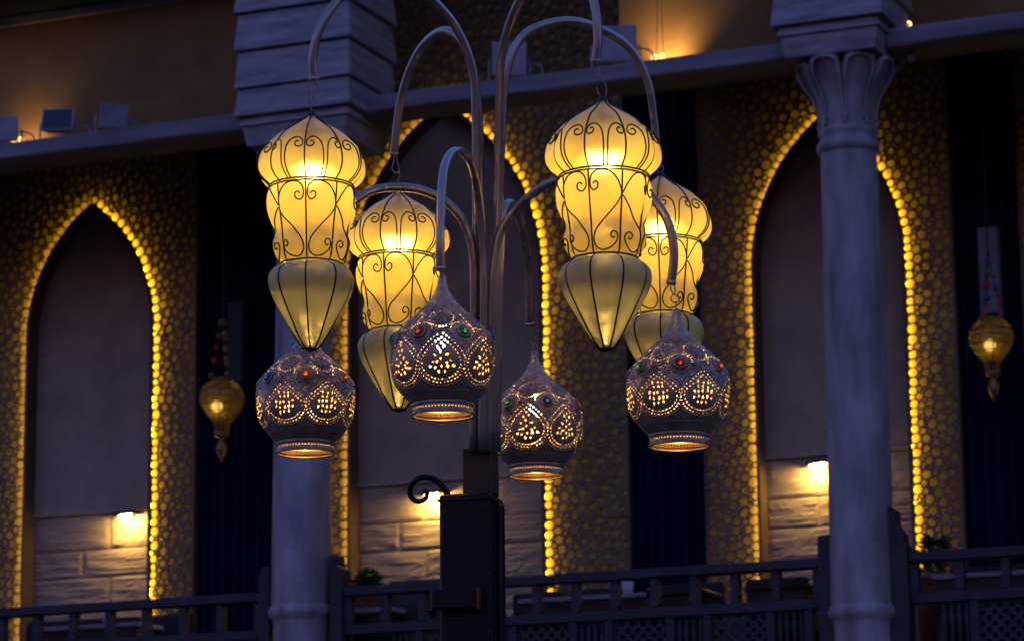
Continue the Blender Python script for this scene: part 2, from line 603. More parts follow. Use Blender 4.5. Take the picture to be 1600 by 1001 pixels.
def pierced_screen(arch, pl, pr, label, z_top, arch_label=None):
    x0, x1 = P(pl, 600, YB).x, P(pr, 600, YB).x
    lim = (x0, x1, floor_z + 0.02, z_top)
    t = thing('pierced_screen', (arch.cx, YB, floor_z), label, 'screen', 'pierced screens along the gallery')
    o = t.location

    def cut(x, z, reach=.2):
        d, q, n = arch.near(x, z)
        if d < reach:
            return (-n[0], -n[1], -(n[0] * q[0] + n[1] * q[1]) - .012)
    sites = scatter(arch, lim)
    holed_plate(sites, lim, 0.0046, 0.012, YB, o, cut).build('pierced_plate', 'plate', t)
    # wall sheet the strip shines on, with the niche cut out
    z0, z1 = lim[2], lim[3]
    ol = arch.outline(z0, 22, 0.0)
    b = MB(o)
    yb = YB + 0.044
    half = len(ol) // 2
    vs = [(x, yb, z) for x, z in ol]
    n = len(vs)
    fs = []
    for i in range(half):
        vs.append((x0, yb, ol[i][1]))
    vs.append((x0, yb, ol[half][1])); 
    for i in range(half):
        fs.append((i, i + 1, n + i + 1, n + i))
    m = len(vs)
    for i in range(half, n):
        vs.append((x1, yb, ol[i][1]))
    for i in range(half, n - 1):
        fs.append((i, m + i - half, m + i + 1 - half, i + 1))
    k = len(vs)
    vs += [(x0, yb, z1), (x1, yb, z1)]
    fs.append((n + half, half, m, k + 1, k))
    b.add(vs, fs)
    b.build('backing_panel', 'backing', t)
    # reveal of the niche, a band that follows the arch
    inner = arch.outline(z0, 26, -0.004)
    outer = arch.outline(z0, 26, 0.018)
    b = MB(o)
    vs, fs = [], []
    ya, yc = YB - 0.012, YB + 0.15
    yr = YB + 0.008
    for (xi, zi), (xo, zo) in zip(inner, outer):
        vs += [(xi, ya, zi), (xo, ya, zo), (xo, yr, zo), (xi + .18 * (xo - xi), yr + .002, zi + .18 * (zo - zi)), (xi + .18 * (xo - xi), yc, zi + .18 * (zo - zi)), (xi, yc, zi)]
    for i in range(len(inner) - 1):
        for e in range(6):
            e2 = (e + 1) % 6
            fs.append((6 * i + e, 6 * i + e2, 6 * i + 6 + e2, 6 * i + 6 + e))
    b.add(vs, fs)
    b.build('arch_reveal', 'reveal', t)
    # the light strip that runs behind the plate round the arch
    sp = arch.outline(z0 + 0.02, 26, 0.011)
    MB(o).tube([(x, YB + 0.020, z) for x, z in sp], 0.005, 5).build('light_strip', 'strip', t)
    # outer frame of the board
    MB(o).box(x0 - 0.012, x0 - 0.001, YB - 0.006, YB + 0.16, z0, z1).build('edge_strip', 'reveal', t)
    MB(o).box(x1 + 0.001, x1 + 0.012, YB - 0.006, YB + 0.16, z0, z1).build('edge_strip', 'reveal', t)
    return t


AL = Arch(45, 236, 521, 322, YB)
AC = Arch(547, 843, 440, 166, YB)
AR = Arch(1178, 1410, 410, 182, YB)
ceil_z = beam_top + 0.35
zc = TOP
pierced_screen(AL, -32, 304, 'brown pierced screen round the leftmost, smallest glowing pointed arch', ceil_z)
pierced_screen(AC, 470, 978, 'tall brown pierced screen round the wide middle arch, rising behind the beam', zc)
pierced_screen(AR, 1100, 1496, 'brown pierced screen round the arch behind the right column', ceil_z)
AX = Arch(1700, 1900, 385, 190, YB)
pierced_screen(AX, 1606, 1990, 'sliver of brown pierced screen at the right edge of the photo', ceil_z)


# niches: plaster above a ledge, rough stone blocks below, one small lamp each
def niche(arch, py_ledge, px_mid, label, label_lamp, lamp_px, seed):
    r = random.Random(seed)
    yn = YB + 0.135
    t = thing('niche', (arch.cx, yn, floor_z), label, 'niche', 'niches inside the glowing arches')
    o = t.location
    zl = P(px_mid, py_ledge, yn).z
    b = MB(o)
    ol = [p for p in arch.outline(zl, 26, 0.002)]
    b.prism([(x, z) for x, z in ol][::-1], yn, yn + 0.05)
    b.build('plaster_panel', 'plaster', t)
    x0, x1 = arch.cx - arch.w - .002, arch.cx + arch.w + .002
    MB(o).box(x0, x1, yn - 0.022, yn + .04, zl - 0.03, zl - .001, 0.004).build('ledge', 'plaster', t)
    MB(o).box(x0, x1, yn + 0.012, yn + .06, floor_z, zl - .031).build('mortar_bed', 'plaster', t)
    z = zl - 0.036
    row = 0
    while z > floor_z + .05:
        h = (0.27, 0.21, 0.26, 0.20, 0.25)[row % 5]
        cuts = [x0, x0 + (x1 - x0) * (0.36 if row % 2 else 0.66) + r.uniform(-.05, .05), x1]
        if x1 - x0 > 1.1:
            cuts = [x0, x0 + (x1 - x0) * (.22 if row % 2 else .36), x0 + (x1 - x0) * (.62 if row % 2 else .74), x1]
        for a, c in zip(cuts[:-1], cuts[1:]):
            # a split-face block: a coarse grid pushed in and out
            bz0, bz1 = max(floor_z, z - h + .008), z - .003
            nx, nz = 16, 12
            vs, fs = [], []
            ph = [r.uniform(0, 6) for _ in range(4)]
            for j in range(nz + 1):
                for i in range(nx + 1):
                    e = min(i, nx - i, j, nz - j)
                    x = a + .002 + (c - a - .004) * i / nx
                    zz = bz0 + (bz1 - bz0) * j / nz
                    dy = 0 if e == 0 else (.006 + .0014 * math.sin(i * .55 + ph[0] + j * .5) + .0017 * math.sin(j * 1.3 + ph[1] + math.sin(i * .4 + ph[2])) + .0011 * math.sin(j * 2.9 + ph[3] + i * .3) + r.uniform(-.0016, .0016))
                    vs.append((x, yn + .004 - max(0, dy), zz))
            for j in range(nz):
                for i in range(nx):
                    k = j * (nx + 1) + i
                    fs.append((k, k + 1, k + nx + 2, k + nx + 1))
            m = len(vs)
            vs += [(a + .004, yn + .03, bz0), (c - .004, yn + .03, bz0), (c - .004, yn + .03, bz1), (a + .004, yn + .03, bz1)]
            rim = [0, nx, (nz + 1) * (nx + 1) - 1, nz * (nx + 1)]
            b = MB(o)
            b.add(vs, fs)
            b.build('stone_block', 'ashlar', t)
        z -= h
        row += 1
    # lamp: a hooded wall light throwing its light down the stones
    lp = P(lamp_px[0], lamp_px[1], yn - 0.05)
    l = thing('wall_lamp', (lp.x, yn - .012, lp.z), label_lamp, 'lamp', 'small lamps in the niches')
    lo = Vector((lp.x, yn - .012, lp.z))
    hw = 0.075
    b = MB(lo)
    b.prism([(lp.x - hw, lp.z - .004), (lp.x + hw, lp.z + .010), (lp.x + hw, lp.z + .034), (lp.x - hw, lp.z + .02)], yn - .125, yn - .016)
    b.build('hood', 'flood_dark', l)
    MB(lo).box(lp.x - .03, lp.x + .03, yn - .024, yn + .004, lp.z - .03, lp.z + .05, .004).build('back_plate', 'flood_dark', l)
    b = MB(lo)
    b.lathe([(0.004, -.034), (0.014, -.030), (.021, -.018), (.022, -.004)], 12, (0, 0, 0))
    bulb = MB((0, 0, 0))
    bulb.add([(v.x * 2.4, v.y - .085, v.z + .012) for v in [Vector(q) + lo for q in b.v]], b.f)
    bulb.build('bulb', 'wall_lens', l, smooth=True)


niche(AL, 797, 140, 'narrow grey plaster niche with stone base in the leftmost arch', 'small hooded lamp lit in the leftmost niche', (200, 806), 1)
niche(AC, 745, 700, 'wide grey plaster niche with stone base in the middle arch', 'small hooded lamp lit behind the scroll of the lamp post', (678, 774), 2)
niche(AR, 705, 1290, 'grey plaster niche with stone base partly behind the right column', 'small hooded lamp lit beside the right column', (1280, 727), 3)


# ------------------------------------------------------------------ curtains, back wall, ceilings
def curtain(pl, pr, z1, label, seed):
    r = random.Random(seed)
    x0, x1 = P(pl, 600, YB).x + .016, P(pr, 600, YB).x - .016
    n = 150
    ph = [r.uniform(0, 6) for _ in range(5)]
    L = x1 - x0
    zs = [floor_z + .01, floor_z + .9, floor_z + 2.0, z1]
    vs, fs = [], []
    for j, z in enumerate(zs):
        for i in range(n + 1):
            u = i / n
            x = x0 + L * u
            f = u * L / 0.085 * 2 * PI
            y = YB + .06 + .028 * math.sin(f + .8 * math.sin(u * 5 + ph[0]) + j * .12) + .014 * math.sin(f * .43 + ph[1] + j * .2)
            vs.append((x, y, z))
    for j in range(len(zs) - 1):
        for i in range(n):
            k = j * (n + 1) + i
            fs.append((k, k + 1, k + n + 2, k + n + 1))
    o = (x0 + L / 2, YB + .06, floor_z)
    b = MB(o); b.add(vs, fs)
    c = b.build('curtain', 'curtain', None, True)
    c.location = o
    tag(c, label, 'curtain', 'black curtains between the screens')


curtain(304, 470, ceil_z, 'black pleated curtain behind the left hanging amber lantern', 1)
curtain(978, 1100, ceil_z, 'black pleated curtain between the middle and right screens', 2)
curtain(1496, 1606, ceil_z, 'black pleated curtain behind the right hanging amber lantern', 3)

tag(MB().box(XL, XR, YB + .22, YB + .5, floor_z, TOP + .1).build('back_wall', 'dark'), kind='structure')
upY = YF + .5
xl_p = P(368, 200, YF).x
x966 = P(968, 60, upY).x
tag(MB().box(XL, P(545, 150, upY).x, upY + .125, YB + .2, ceil_z + .004, ceil_z + .12).build('ceiling', 'dark'), kind='structure')
tag(MB().box(x966, XR, upY + .125, YB + .2, ceil_z + .004, ceil_z + .12).build('ceiling', 'dark'), kind='structure')
tag(MB().box(XL, XR, YF - .5, YB + .2, TOP, TOP + .1).build('roof_soffit', 'dark'), kind='structure')

# upper walls above the beam
def upper_wall(x0, x1, label, z1, trim=True):
    t = thing('upper_wall', ((x0 + x1) / 2, upY, beam_top), label, 'wall')
    o = t.location
    MB(o).box(x0, x1, upY, upY + .12, beam_top - .01, z1).build('panel', 'upper', t)
    if trim:
        MB(o).box(x0, x1, upY - .02, upY - .002, z1 - .085, z1 - .01, .005).build('top_trim', 'board', t)
        MB(o).box(x1 - .05, x1 - .002, upY - .03, upY - .003, beam_top - .01, z1 - .088, .004).build('side_trim', 'reveal', t)
    return t


zt = P(0, 28, upY).z
upper_wall(XL, P(385, 100, upY).x, 'brown rendered wall panel above the left beam', zt)
tag(MB().box(XL, P(385, 100, upY).x, YF + .1, upY + .3, zt + .002, TOP - .004).build('eave', 'dark'), kind='structure')
upper_wall(x966, P(1235, 50, upY).x, 'warmly lit rendered wall above the middle beam', TOP - .004, False)
upper_wall(P(1300, 50, upY).x, XR, 'brown rendered wall above the right beam', TOP - .004, False)


# ------------------------------------------------------------------ columns with piers, beams
def column(px, pier_l, pier_r, label, pier_rows, py_bot):
    c = P(px, 850, YF)
    cx = c.x
    t = thing('column', (cx, YF, floor_z), label, 'column', 'columns along the terrace')
    o = t.location
    zp = P((pier_l + pier_r) / 2, py_bot, YF - .36).z           # underside of the pier
    zcap = zp - .58
    zb = P(px, 945, YF - .2).z
    # shaft with slight taper
    prof = [(.205 - (.027) * ((z - zb) / (zcap - zb)), z - floor_z) for z in np.linspace(zb + .02, zcap, 14)]
    MB().lathe(prof, 40).build('shaft', 'stone', t, True)
    b0 = zb - floor_z
    MB().lathe([(.27, 0), (.27, .12), (.25, .14), (.215, .18), (.195, .26), (.19, b0 - .1), (.20, b0 - .07), (.222, b0 - .05), (.224, b0 - .01), (.207, b0 + .02)], 40).build('base', 'stone', t, True)
    # neck ring
    zc0 = zcap - floor_z
    MB().lathe([(.178, -.01), (.198, .005), (.204, .03), (.198, .055), (.182, .065), (.180, .10), (.19, .115), (.19, .14), (.178, .15)], 40, (0, 0, zc0)).build('neck_ring', 'stone', t, True)
    # lotus capital: eight petals flaring out, round-topped
    n = 96
    hh = zp - zcap - .15
    vs, fs = [], []
    rows = 16
    for j in range(rows + 3):
        for i in range(n):
            a = 2 * PI * i / n
            pet = abs(math.cos(4 * (a + .2)))
            top = .80 + .20 * math.sqrt(max(0, 1 - (1 - pet) ** 2 * 1.0)) if pet > 0.02 else .80
            if j <= rows:
                u = j / rows
                h = u * hh * top
                r = .172 + .13 * u ** 2.6 + .012 * pet * u
                if u > .9: r += .012 * (u - .9) / .1
            else:
                k = j - rows
                h = hh * top - (.0, .0, .03)[k]
                r = .172 + .13 + .012 * pet + .012 - (.0, .03, .05)[k]
            vs.append((r * math.cos(a), r * math.sin(a), zc0 + .148 + h))
    for j in range(rows + 2):
        for i in range(n):
            i2 = (i + 1) % n
            fs.append((j * n + i, j * n + i2, (j + 1) * n + i2, (j + 1) * n + i))
    b = MB(); b.add(vs, fs)
    b.build('capital', 'stone', t, True)
    MB().lathe([(.168, .1), (.17, hh * .7), (.2, hh + .002)], 32, (0, 0, zc0 + .1)).build('capital_core', 'stone', t, True)
    # the raised outline of each petal
    def petal_pt(a, u, topf):
        pet = abs(math.cos(4 * (a + .2)))
        return ((.172 + .13 * u ** 2.6 + .012 * pet * u + .006) * math.cos(a), (.172 + .13 * u ** 2.6 + .012 * pet * u + .006) * math.sin(a), zc0 + .148 + u * hh * topf)
    for k in range(8):
        ac = k * PI / 4 - .2
        half = PI / 8 * .86
        pth = [petal_pt(ac - half, u, .80) for u in np.linspace(.12, .9, 7)]
        for w in np.linspace(-.8, .8, 9):
            pth.append(petal_pt(ac + half * w, .975, .80 + .20 * math.sqrt(max(0, 1 - w * w))))
        pth += [petal_pt(ac + half, u, .80) for u in np.linspace(.9, .12, 7)]
        MB().tube(spline(pth, 3), .0105, 6).build('petal_rim', 'stone', t, True)
    # petal ribs near the neck
    for k in range(8):
        a = 2 * PI * k / 8 + .2
        MB().tube([((.178 + .002) * math.cos(a), .18 * math.sin(a), zc0 + .15), (.186 * math.cos(a), .186 * math.sin(a), zc0 + .19)], .012, 6).build('bead', 'stone', t, True)
    # pier of lapped courses standing on the capital
    xa, xb = P(pier_l, 150, YF - .36).x - cx, P(pier_r, 150, YF - .36).x - cx
    ya, yb = -.36, .36
    z = zp - floor_z

    def frustum(z0, z1, e0, e1, nm='course'):
        vs = [(xa - e0, ya - e0, z0), (xb + e0, ya - e0, z0), (xb + e0, yb + e0, z0), (xa - e0, yb + e0, z0),
              (xa - e1, ya - e1, z1), (xb + e1, ya - e1, z1), (xb + e1, yb + e1, z1), (xa - e1, yb + e1, z1)]
        b = MB(); b.add(vs, [(0, 3, 2, 1), (4, 5, 6, 7), (0, 1, 5, 4), (1, 2, 6, 5), (2, 3, 7, 6), (3, 0, 4, 7)])
        ob = b.build(nm, 'board', t)
        bv = ob.modifiers.new('bevel', 'BEVEL'); bv.width = .008; bv.segments = 2
    frustum(z, z + .135, -.055, -.03)
    frustum(z + .136, z + .20, -.012, -.03)
    z += .201
    i = 0
    while z + floor_z < TOP:
        h = pier_rows[min(i, len(pier_rows) - 1)]
        frustum(z, z + h - .012, .016 + random.uniform(-.004, .004), -.006)
        frustum(z + h - .0115, z + h, -.03, -.03, 'joint')
        z += h
        i += 1
    return t, cx + xa, cx + xb


_, l0, l1 = column(472, 369, 545, 'weathered column below the lapped pier, behind the left lanterns', (.20, .265, .27, .27), 217)
_, r0, r1 = column(1347, 1211, 1380, 'weathered column with lotus capital standing at the right', (.21, .27), 79)


def beam(x0, x1, label):
    o = ((x0 + x1) / 2, YF, beam_bot)
    b = MB(o)
    n = 14
    r = random.Random(int(abs(x0) * 100))
    vs, fs = [], []
    n = max(14, int((x1 - x0) / .35))
    for i in range(n + 1):
        x = x0 + (x1 - x0) * i / n
        j = [r.uniform(-.004, .004) for _ in range(8)]
        pts = [(YF - .12, beam_bot + .012), (YF - .108, beam_bot), (YF + .2, beam_bot), (YF + .2, beam_top), (YF - .106, beam_top), (YF - .12, beam_top - .014)]
        for k, (y, z) in enumerate(pts):
            vs.append((x, y + j[k], z + j[k] * .8))
    for i in range(n):
        for k in range(6):
            k2 = (k + 1) % 6
            fs.append((i * 6 + k, i * 6 + 6 + k, i * 6 + 6 + k2, i * 6 + k2))
    fs += [tuple(range(6)), tuple(n * 6 + k for k in range(6))[::-1]]
    b.add(vs, fs)
    ob = b.build('beam', 'beam')
    ob.location = o
    tag(ob, label, 'beam', 'wooden beams between the piers')


beam(XL, l0 + .03, 'weathered wooden beam left of the lapped pier')
beam(l1 - .03, r0 + .03, 'weathered wooden beam between the two columns')
beam(r1 - .03, XR, 'weathered wooden beam right of the lotus column')


# ------------------------------------------------------------------ floodlights and uplights on the beam
def floodlight(px, py, w, h, tilt, turn, label, dark=False):
    base = P(px, py, YF + .06)
    base.z = beam_top
    t = thing('floodlight', base, label, 'floodlight', 'floodlights standing on the beam', math.radians(turn))
    w *= 1.25; h *= 1.25
    d = .09
    vs = []
    for (s, y) in ((1.0, -d / 2), (.66, d / 2)):
        vs += [(-w / 2 * s, y, -h / 2 * s), (w / 2 * s, y, -h / 2 * s), (w / 2 * s, y, h / 2 * s), (-w / 2 * s, y, h / 2 * s)]
    fs = [(3, 2, 1, 0), (4, 5, 6, 7), (0, 1, 5, 4), (1, 2, 6, 5), (2, 3, 7, 6), (3, 0, 4, 7)]
    b = MB(); b.add(vs, fs)
    body = b.build('housing', 'flood', t)
    body.location = (0, 0, h / 2 + .06)
    body.rotation_euler = (math.radians(tilt), 0, 0)
    bv = body.modifiers.new('bevel', 'BEVEL'); bv.width = .008; bv.segments = 2
    gl = MB().box(-w / 2 + .014, w / 2 - .014, -d / 2 - .004, -d / 2 - .001, -h / 2 + .014, h / 2 - .014).build('front_glass', 'flood_dark' if dark else 'flood', body)
    yk = [(-w / 2 - .015, 0, h / 2 + .06), (-w / 2 - .017, 0, .05), (-w / 2 + .02, 0, .012), (w / 2 - .02, 0, .012), (w / 2 + .017, 0, .05), (w / 2 + .015, 0, h / 2 + .06)]
    MB().tube(spline(yk, 5), .007, 6).build('yoke', 'flood', t, True)
    MB().box(-.05, .05, -.04, .04, 0, .014, .003).build('foot', 'flood', t)
    cb = [(.03, .02, h / 2 + .03), (.10, .03, h / 2 + .05), (w / 2 + .09, .03, h / 2 + .02), (w / 2 + .11, .02, .012)]
    MB().tube(spline(cb, 6), .006, 6).build('cable', 'flood', t, True)
    return t


floodlight(8, 205, .17, .15, 8, 20, 'grey floodlight at the very left end of the beam')
floodlight(92, 200, .19, .15, -18, 16, 'dark-faced floodlight, second from the left on the beam', True)
floodlight(176, 190, .17, .14, 18, 42, 'pale grey floodlight, third from the left on the beam')
floodlight(796, 112, .19, .19, 8, 22, 'grey floodlight behind the arms of the lamp post')
floodlight(962, 88, .23, .20, 6, 20, 'grey floodlight behind the hook of the right front lantern')


def uplight(px, label, wire=True, power=2.2):
    b0 = P(px, 120, YF + .30)
    b0.z = beam_top
    t = thing('uplight', b0, label, 'uplight', 'small twin uplights behind the beam')
    MB().box(-.06, .06, -.02, .02, 0, .012, .003).build('base_bar', 'flood_dark', t)
    for x in (-.028, .028):
        MB().tube([(x, 0, .01), (x, -.012, .118)], .006, 6).build('stem', 'flood_dark', t)
        ring = [(x + .0165 * math.cos(a), -.02, .135 + .0165 * math.sin(a)) for a in np.linspace(0, 2 * PI, 16, endpoint=False)]
        MB().tube(ring, .0055, 6, closed=True).build('lamp_ring', 'up_lens', t, True)
        if wire:
            MB().tube([(x, .01, .1), (x * .6, .02, .4), (x * .4, .02, TOP - beam_top - .01)], .0022, 4).build('wire', 'iron', t)
    l = bpy.data.lights.new('uplight_beam', 'SPOT')
    l.energy = power * LS
    l.color = (1.0, .66, .24)
    l.spot_size = math.radians(110)
    l.spot_blend = 1.0
    l.shadow_soft_size = .02
    lo = bpy.data.objects.new('uplight_beam', l)
    COL.objects.link(lo)
    lo.parent = t
    lo.location = (0, .05, .05)
    lo.rotation_euler = (math.radians(180 - 36), 0, 0)
    return t


uplight(1031, 'twin ring uplight above the middle beam by the floodlight')
uplight(1417, 'twin ring uplight above the right beam by the pier', True, 4.0)
uplight(32, 'uplight glowing behind the left beam between two floodlights', False, .7)
sp = P(1421, 82, YF + .1)
t = thing('spotlight', sp, 'tiny pale spotlight under the right beam beside the capital', 'spotlight')
MB().tube([(0, 0, 0), (.01, -.03, -.03), (.03, -.07, -.07)], [.018, .024, .026], 10).build('barrel', 'flood', t, True)
MB().tube([(0, 0, 0), (0, 0, beam_bot - sp.z)], .006, 6).build('stem', 'flood', t)


# ------------------------------------------------------------------ balustrades
def balustrade(pl, pr, label, phase=0.0):
    x0, x1 = P(pl, 900, YF).x, P(pr, 900, YF).x
    L = x1 - x0
    t = thing('balustrade', ((x0 + x1) / 2, YF, floor_z), label, 'balustrade', 'balustrade runs of the terrace')
    o = t.location
    zt = rail_top
    MB(o).box(x0, x1, YF - .055, YF + .055, zt - .062, zt, .008).build('top_rail', 'rail', t)
    zg = zt - .25
    MB(o).box(x0, x1, YF - .04, YF + .04, zg - .065, zg, .006).build('middle_rail', 'rail', t)
    MB(o).box(x0, x1, YF - .04, YF + .04, floor_z + .08, floor_z + .14, .006).build('bottom_rail', 'rail', t)
    n = max(1, round(L / .283))
    pm_ = MB().box(-.027, .027, -.035, .035, zg + .001, zt - .063, .004).mesh('baluster_post', 'rail')
    for i in range(n + 1):
        c = link('baluster_post', pm_, t)
        c.location = (x0 + .024 + (L - .048) * i / n - o.x, 0, -o.z)
    # lattice panels and turned spindles take turns below
    za, zb = floor_z + .141, zg - .066
    x = x0
    k = 0
    sp_prof = [(.010, 0), (.016, .02), (.016, .05), (.010, .07), (.018, .16), (.021, .22), (.012, .30), (.010, .33), (.018, .35), (.010, .37), (.013, .44), (.020, .52), (.012, .58), (.016, .60), (.010, zb - za)]
    sp_prof = [(r, z * (zb - za) / .62 if z < zb - za else z) for r, z in sp_prof[:-1]] + [sp_prof[-1]]
    sp_mesh = MB().lathe(sp_prof, 10).mesh('spindle', 'rail', True)
    st_mesh = MB().box(-.028, .028, -.036, .036, za, zb, .004).mesh('stile', 'rail')
    x -= phase
    while x < x1 - .1:
        for w, kind in ((.36, 'lattice'), (.19, 'spindles')):
            xa, xb = x + .028, x + .028 + w
            if xa >= x0 - .01 and xb <= x1 + .02:
                s = link('stile', st_mesh, t); s.location = (xb + .028 - o.x, 0, -o.z)
                if kind == 'lattice':
                    pitch = .072
                    sites = []
                    j = 0
                    z = za + .02
                    while z < zb:
                        xx = xa + .02 + (pitch / 2 if j % 2 else 0)
                        while xx < xb:
                            sites.append((xx, z, .03)); xx += pitch
                        z += pitch / 2; j += 1
                    holed_plate(sites, (xa, xb, za, zb), .0085, .02, YF - .01, o).build('lattice_panel', 'rail', t)
                else:
                    for q in range(4):
                        s = link('spindle', sp_mesh, t)
                        s.location = (xa + w * (q + .5) / 4 - o.x, 0, za - o.z)
            x += w + .056
    return t


balustrade(-420, 411, 'dark carved balustrade run left of the left column', .1)
balustrade(541, 1284, 'long dark carved balustrade run between the two columns', .12)
balustrade(1424, 1800, 'dark carved balustrade run right of the right column', .27)


def newel(px0, px1, tops, label):
    """tops: (px, py) outline of its stepped head from left to right"""
    pts = [(P(x, y, YF).x, P(x, y, YF).z) for x, y in tops]
    x0, x1 = P(px0, 930, YF).x, P(px1, 930, YF).x
    o = ((x0 + x1) / 2, YF, floor_z)
    poly = [(x0, floor_z)] + [(max(x0, min(x1, x)), z) for x, z in pts] + [(x1, floor_z)]
    b = MB(o)
    b.prism(poly[::-1], YF - .07, YF + .07)
    ob = b.build('newel_post', 'rail'); ob.location = o
    tag(ob, label, 'post', 'stepped posts beside the columns')


newel(523, 541, [(520, 868), (531, 868), (533, 884), (541, 890), (546, 893)], 'dark stepped post at the right of the left column')
newel(1284, 1306, [(1282, 842), (1286, 838), (1310, 836)], 'dark post at the left of the right column')
newel(1393, 1424, [(1390, 790), (1402, 798), (1404, 822), (1416, 836), (1416, 846), (1426, 856)], 'dark stepped post at the right of the right column')
newel(411, 428, [(408, 905), (416, 890), (432, 886)], 'dark post at the left of the left column')


# ------------------------------------------------------------------ terrace furniture
def table(px, Y, w, d, label, cloth='cloth', pyh=None):
    c = P(px, 900, Y)
    t = thing('table', (c.x, Y, floor_z), label, 'table', 'tables on the terrace')
    h = .925
    MB().box(-w / 2, w / 2, -d / 2, d / 2, h - .03, h, .006).build('table_top', cloth, t)
    MB().box(-w / 2 + .03, w / 2 - .03, -d / 2 + .03, d / 2 - .03, h - .27, h - .0305).build('apron', 'wood', t)
    for sx in (-1, 1):
        for sy in (-1, 1):
            MB().box(sx * (w / 2 - .05) - .025, sx * (w / 2 - .05) + .025, sy * (d / 2 - .05) - .025, sy * (d / 2 - .05) + .025, 0, h - .2705).build('leg', 'wood', t)
    return Vector((c.x, Y, floor_z + h))


def chair(px, Y, rz, label, hb=1.0):
    c = P(px, 900, Y)
    t = thing('chair', (c.x, Y, floor_z), label, 'chair', 'chairs on the terrace', rz)
    MB().box(-.21, .21, -.21, .21, .42, .47, .01).build('seat', 'wood', t)
    for sx in (-1, 1):
        MB().tube([(sx * .18, -.18, 0), (sx * .18, -.18, .419)], .018, 6).build('leg', 'wood', t)
        MB().tube([(sx * .18, .19, 0), (sx * .18, .19, .419)], .018, 6).build('leg', 'wood', t)
    MB().box(-.205, .205, .175, .205, .471, hb, .008).build('backrest', 'wood', t)


def cup(loc, label, mat='cloth', s=1.0):
    b = MB().lathe([(.001, 0), (.028 * s, .001), (.033 * s, .03 * s), (.038 * s, .085 * s), (.035 * s, .085 * s), (.03 * s, .03 * s), (.001, .01)], 14)
    o = b.build('cup', mat, None, True); o.location = loc
    tag(o, label, 'cup')


tt = table(160, YF + .32, .80, .36, 'pale-topped table behind the left balustrade run')
cup(tt + Vector((.1, -.08, .001)), 'small cup on the table at the left')
tt = table(935, YF + .32, 1.0, .36, 'pale-topped table behind the middle balustrade near the post')
cup(tt + Vector((-.2, -.09, .001)), 'small red cup on the table near the post', 'pot')
cup(tt + Vector((.22, -.05, .001)), 'pale cup on the table near the post')
tt = table(1068, YF + .32, .4, .36, 'small dark table before the curtain', 'wood')
tt = table(1225, YF + .32, .42, .36, 'dark table left of the right column', 'wood')
tt = table(596, YF + .32, .34, .36, 'pale-topped table beside the left column', 'cloth')
tt = table(1560, YF + .32, .75, .36, 'pale-topped table behind the right balustrade run')
cup(tt + Vector((-.25, -.09, .001)), 'orange cup on the rightmost table', 'pot')
chair(668, YF + .55, PI + .1, 'dark chair with its back showing above the rail by the post', 1.12)
chair(300, YF + 1.28, .3, 'dark chair behind the left balustrade before the curtain', .95)
chair(1120, YF + 1.28, -.2, 'dark chair before the middle curtain', .95)


def bench(pl, pr, Y, h, label):
    a, b_ = P(pl, 940, Y).x, P(pr, 940, Y).x
    w = b_ - a
    t = thing('bench', ((a + b_) / 2, Y, floor_z), label, 'bench', 'dark benches behind the balustrade')
    MB().box(-w / 2, w / 2, 0, .07, .10, h, .015).build('backrest', 'seat', t)
    MB().box(-w / 2, w / 2, .071, .50, .34, .46, .02).build('seat', 'seat', t)
    for sx in (-1, 1):
        MB().box(sx * (w / 2 - .06) - .03, sx * (w / 2 - .06) + .03, .02, .46, 0, .099, .004).build('foot', 'wood', t)
        MB().box(sx * (w / 2 - .04) - .035, sx * (w / 2 - .04) + .035, .0715, .48, .4605, .64, .012).build('armrest', 'seat', t)


bench(40, 215, YF + .58, 1.02, 'dark bench behind the left end of the left balustrade')
bench(228, 300, YF + .58, 1.02, 'short dark bench behind the left balustrade, nearer the curtain')
bench(598, 642, YF + .58, 1.02, 'short dark bench just right of the left column')
bench(800, 985, YF + .58, 1.02, 'dark bench behind the middle balustrade right of the post')
bench(1010, 1130, YF + .58, 1.02, 'dark bench before the middle curtain')
bench(1165, 1262, YF + .58, 1.02, 'dark bench just left of the right column')
bench(1500, 1640, YF + .58, 1.02, 'dark bench behind the right balustrade')


def plant(px, py, Y, s, label, seed):
    r = random.Random(seed)
    c = P(px, py, Y)
    t = thing('potted_plant', (c.x, Y, floor_z), label, 'plant', 'potted plants on the terrace')
    top = c.z - floor_z
    hp = max(.3, top - s * 1.6)
    MB().lathe([(.09, 0), (.1, .01), (.14, hp), (.15, hp + .01), (.15, hp - .03), (.12, hp - .04), (.001, hp - .05)], 18).build('pot', 'pot', t, True)
    MB().tube([(0, 0, hp - .06), (.01, 0, hp + s * .6), (0, .01, top - .05)], [.02, .014, .006], 6).build('stem', 'wood', t)
    b = MB()
    for _ in range(170):
        a, q = r.uniform(0, 2 * PI), r.random() ** .5
        z = hp + r.random() * (top - hp)
        rad = s * .8 * q * math.sqrt(max(.05, 1 - ((z - hp) / (top - hp + .01)) ** 2))
        p = Vector((rad * math.cos(a), rad * math.sin(a), z))
        d = Vector((math.cos(a + r.uniform(-.7, .7)), math.sin(a + r.uniform(-.7, .7)), r.uniform(-.2, .9))).normalized()
        sd = d.cross(Vector((r.uniform(-1, 1), r.uniform(-1, 1), 1))).normalized()
        l = r.uniform(.05, .09); w = l * .28
        up = d.cross(sd) * l * .12
        b.add([p, p + d * l * .45 + sd * w - up, p + d * l, p + d * l * .45 - sd * w - up, p + d * l * .45 + up], [(0, 1, 4), (1, 2, 4), (2, 3, 4), (3, 0, 4)])
    b.build('foliage', 'leaf', t)


plant(1462, 842, YF + .85, .15, 'leafy potted plant rising above the right balustrade rail', 1)
plant(574, 896, YF + .85, .10, 'small leafy potted plant beside the left column', 2)


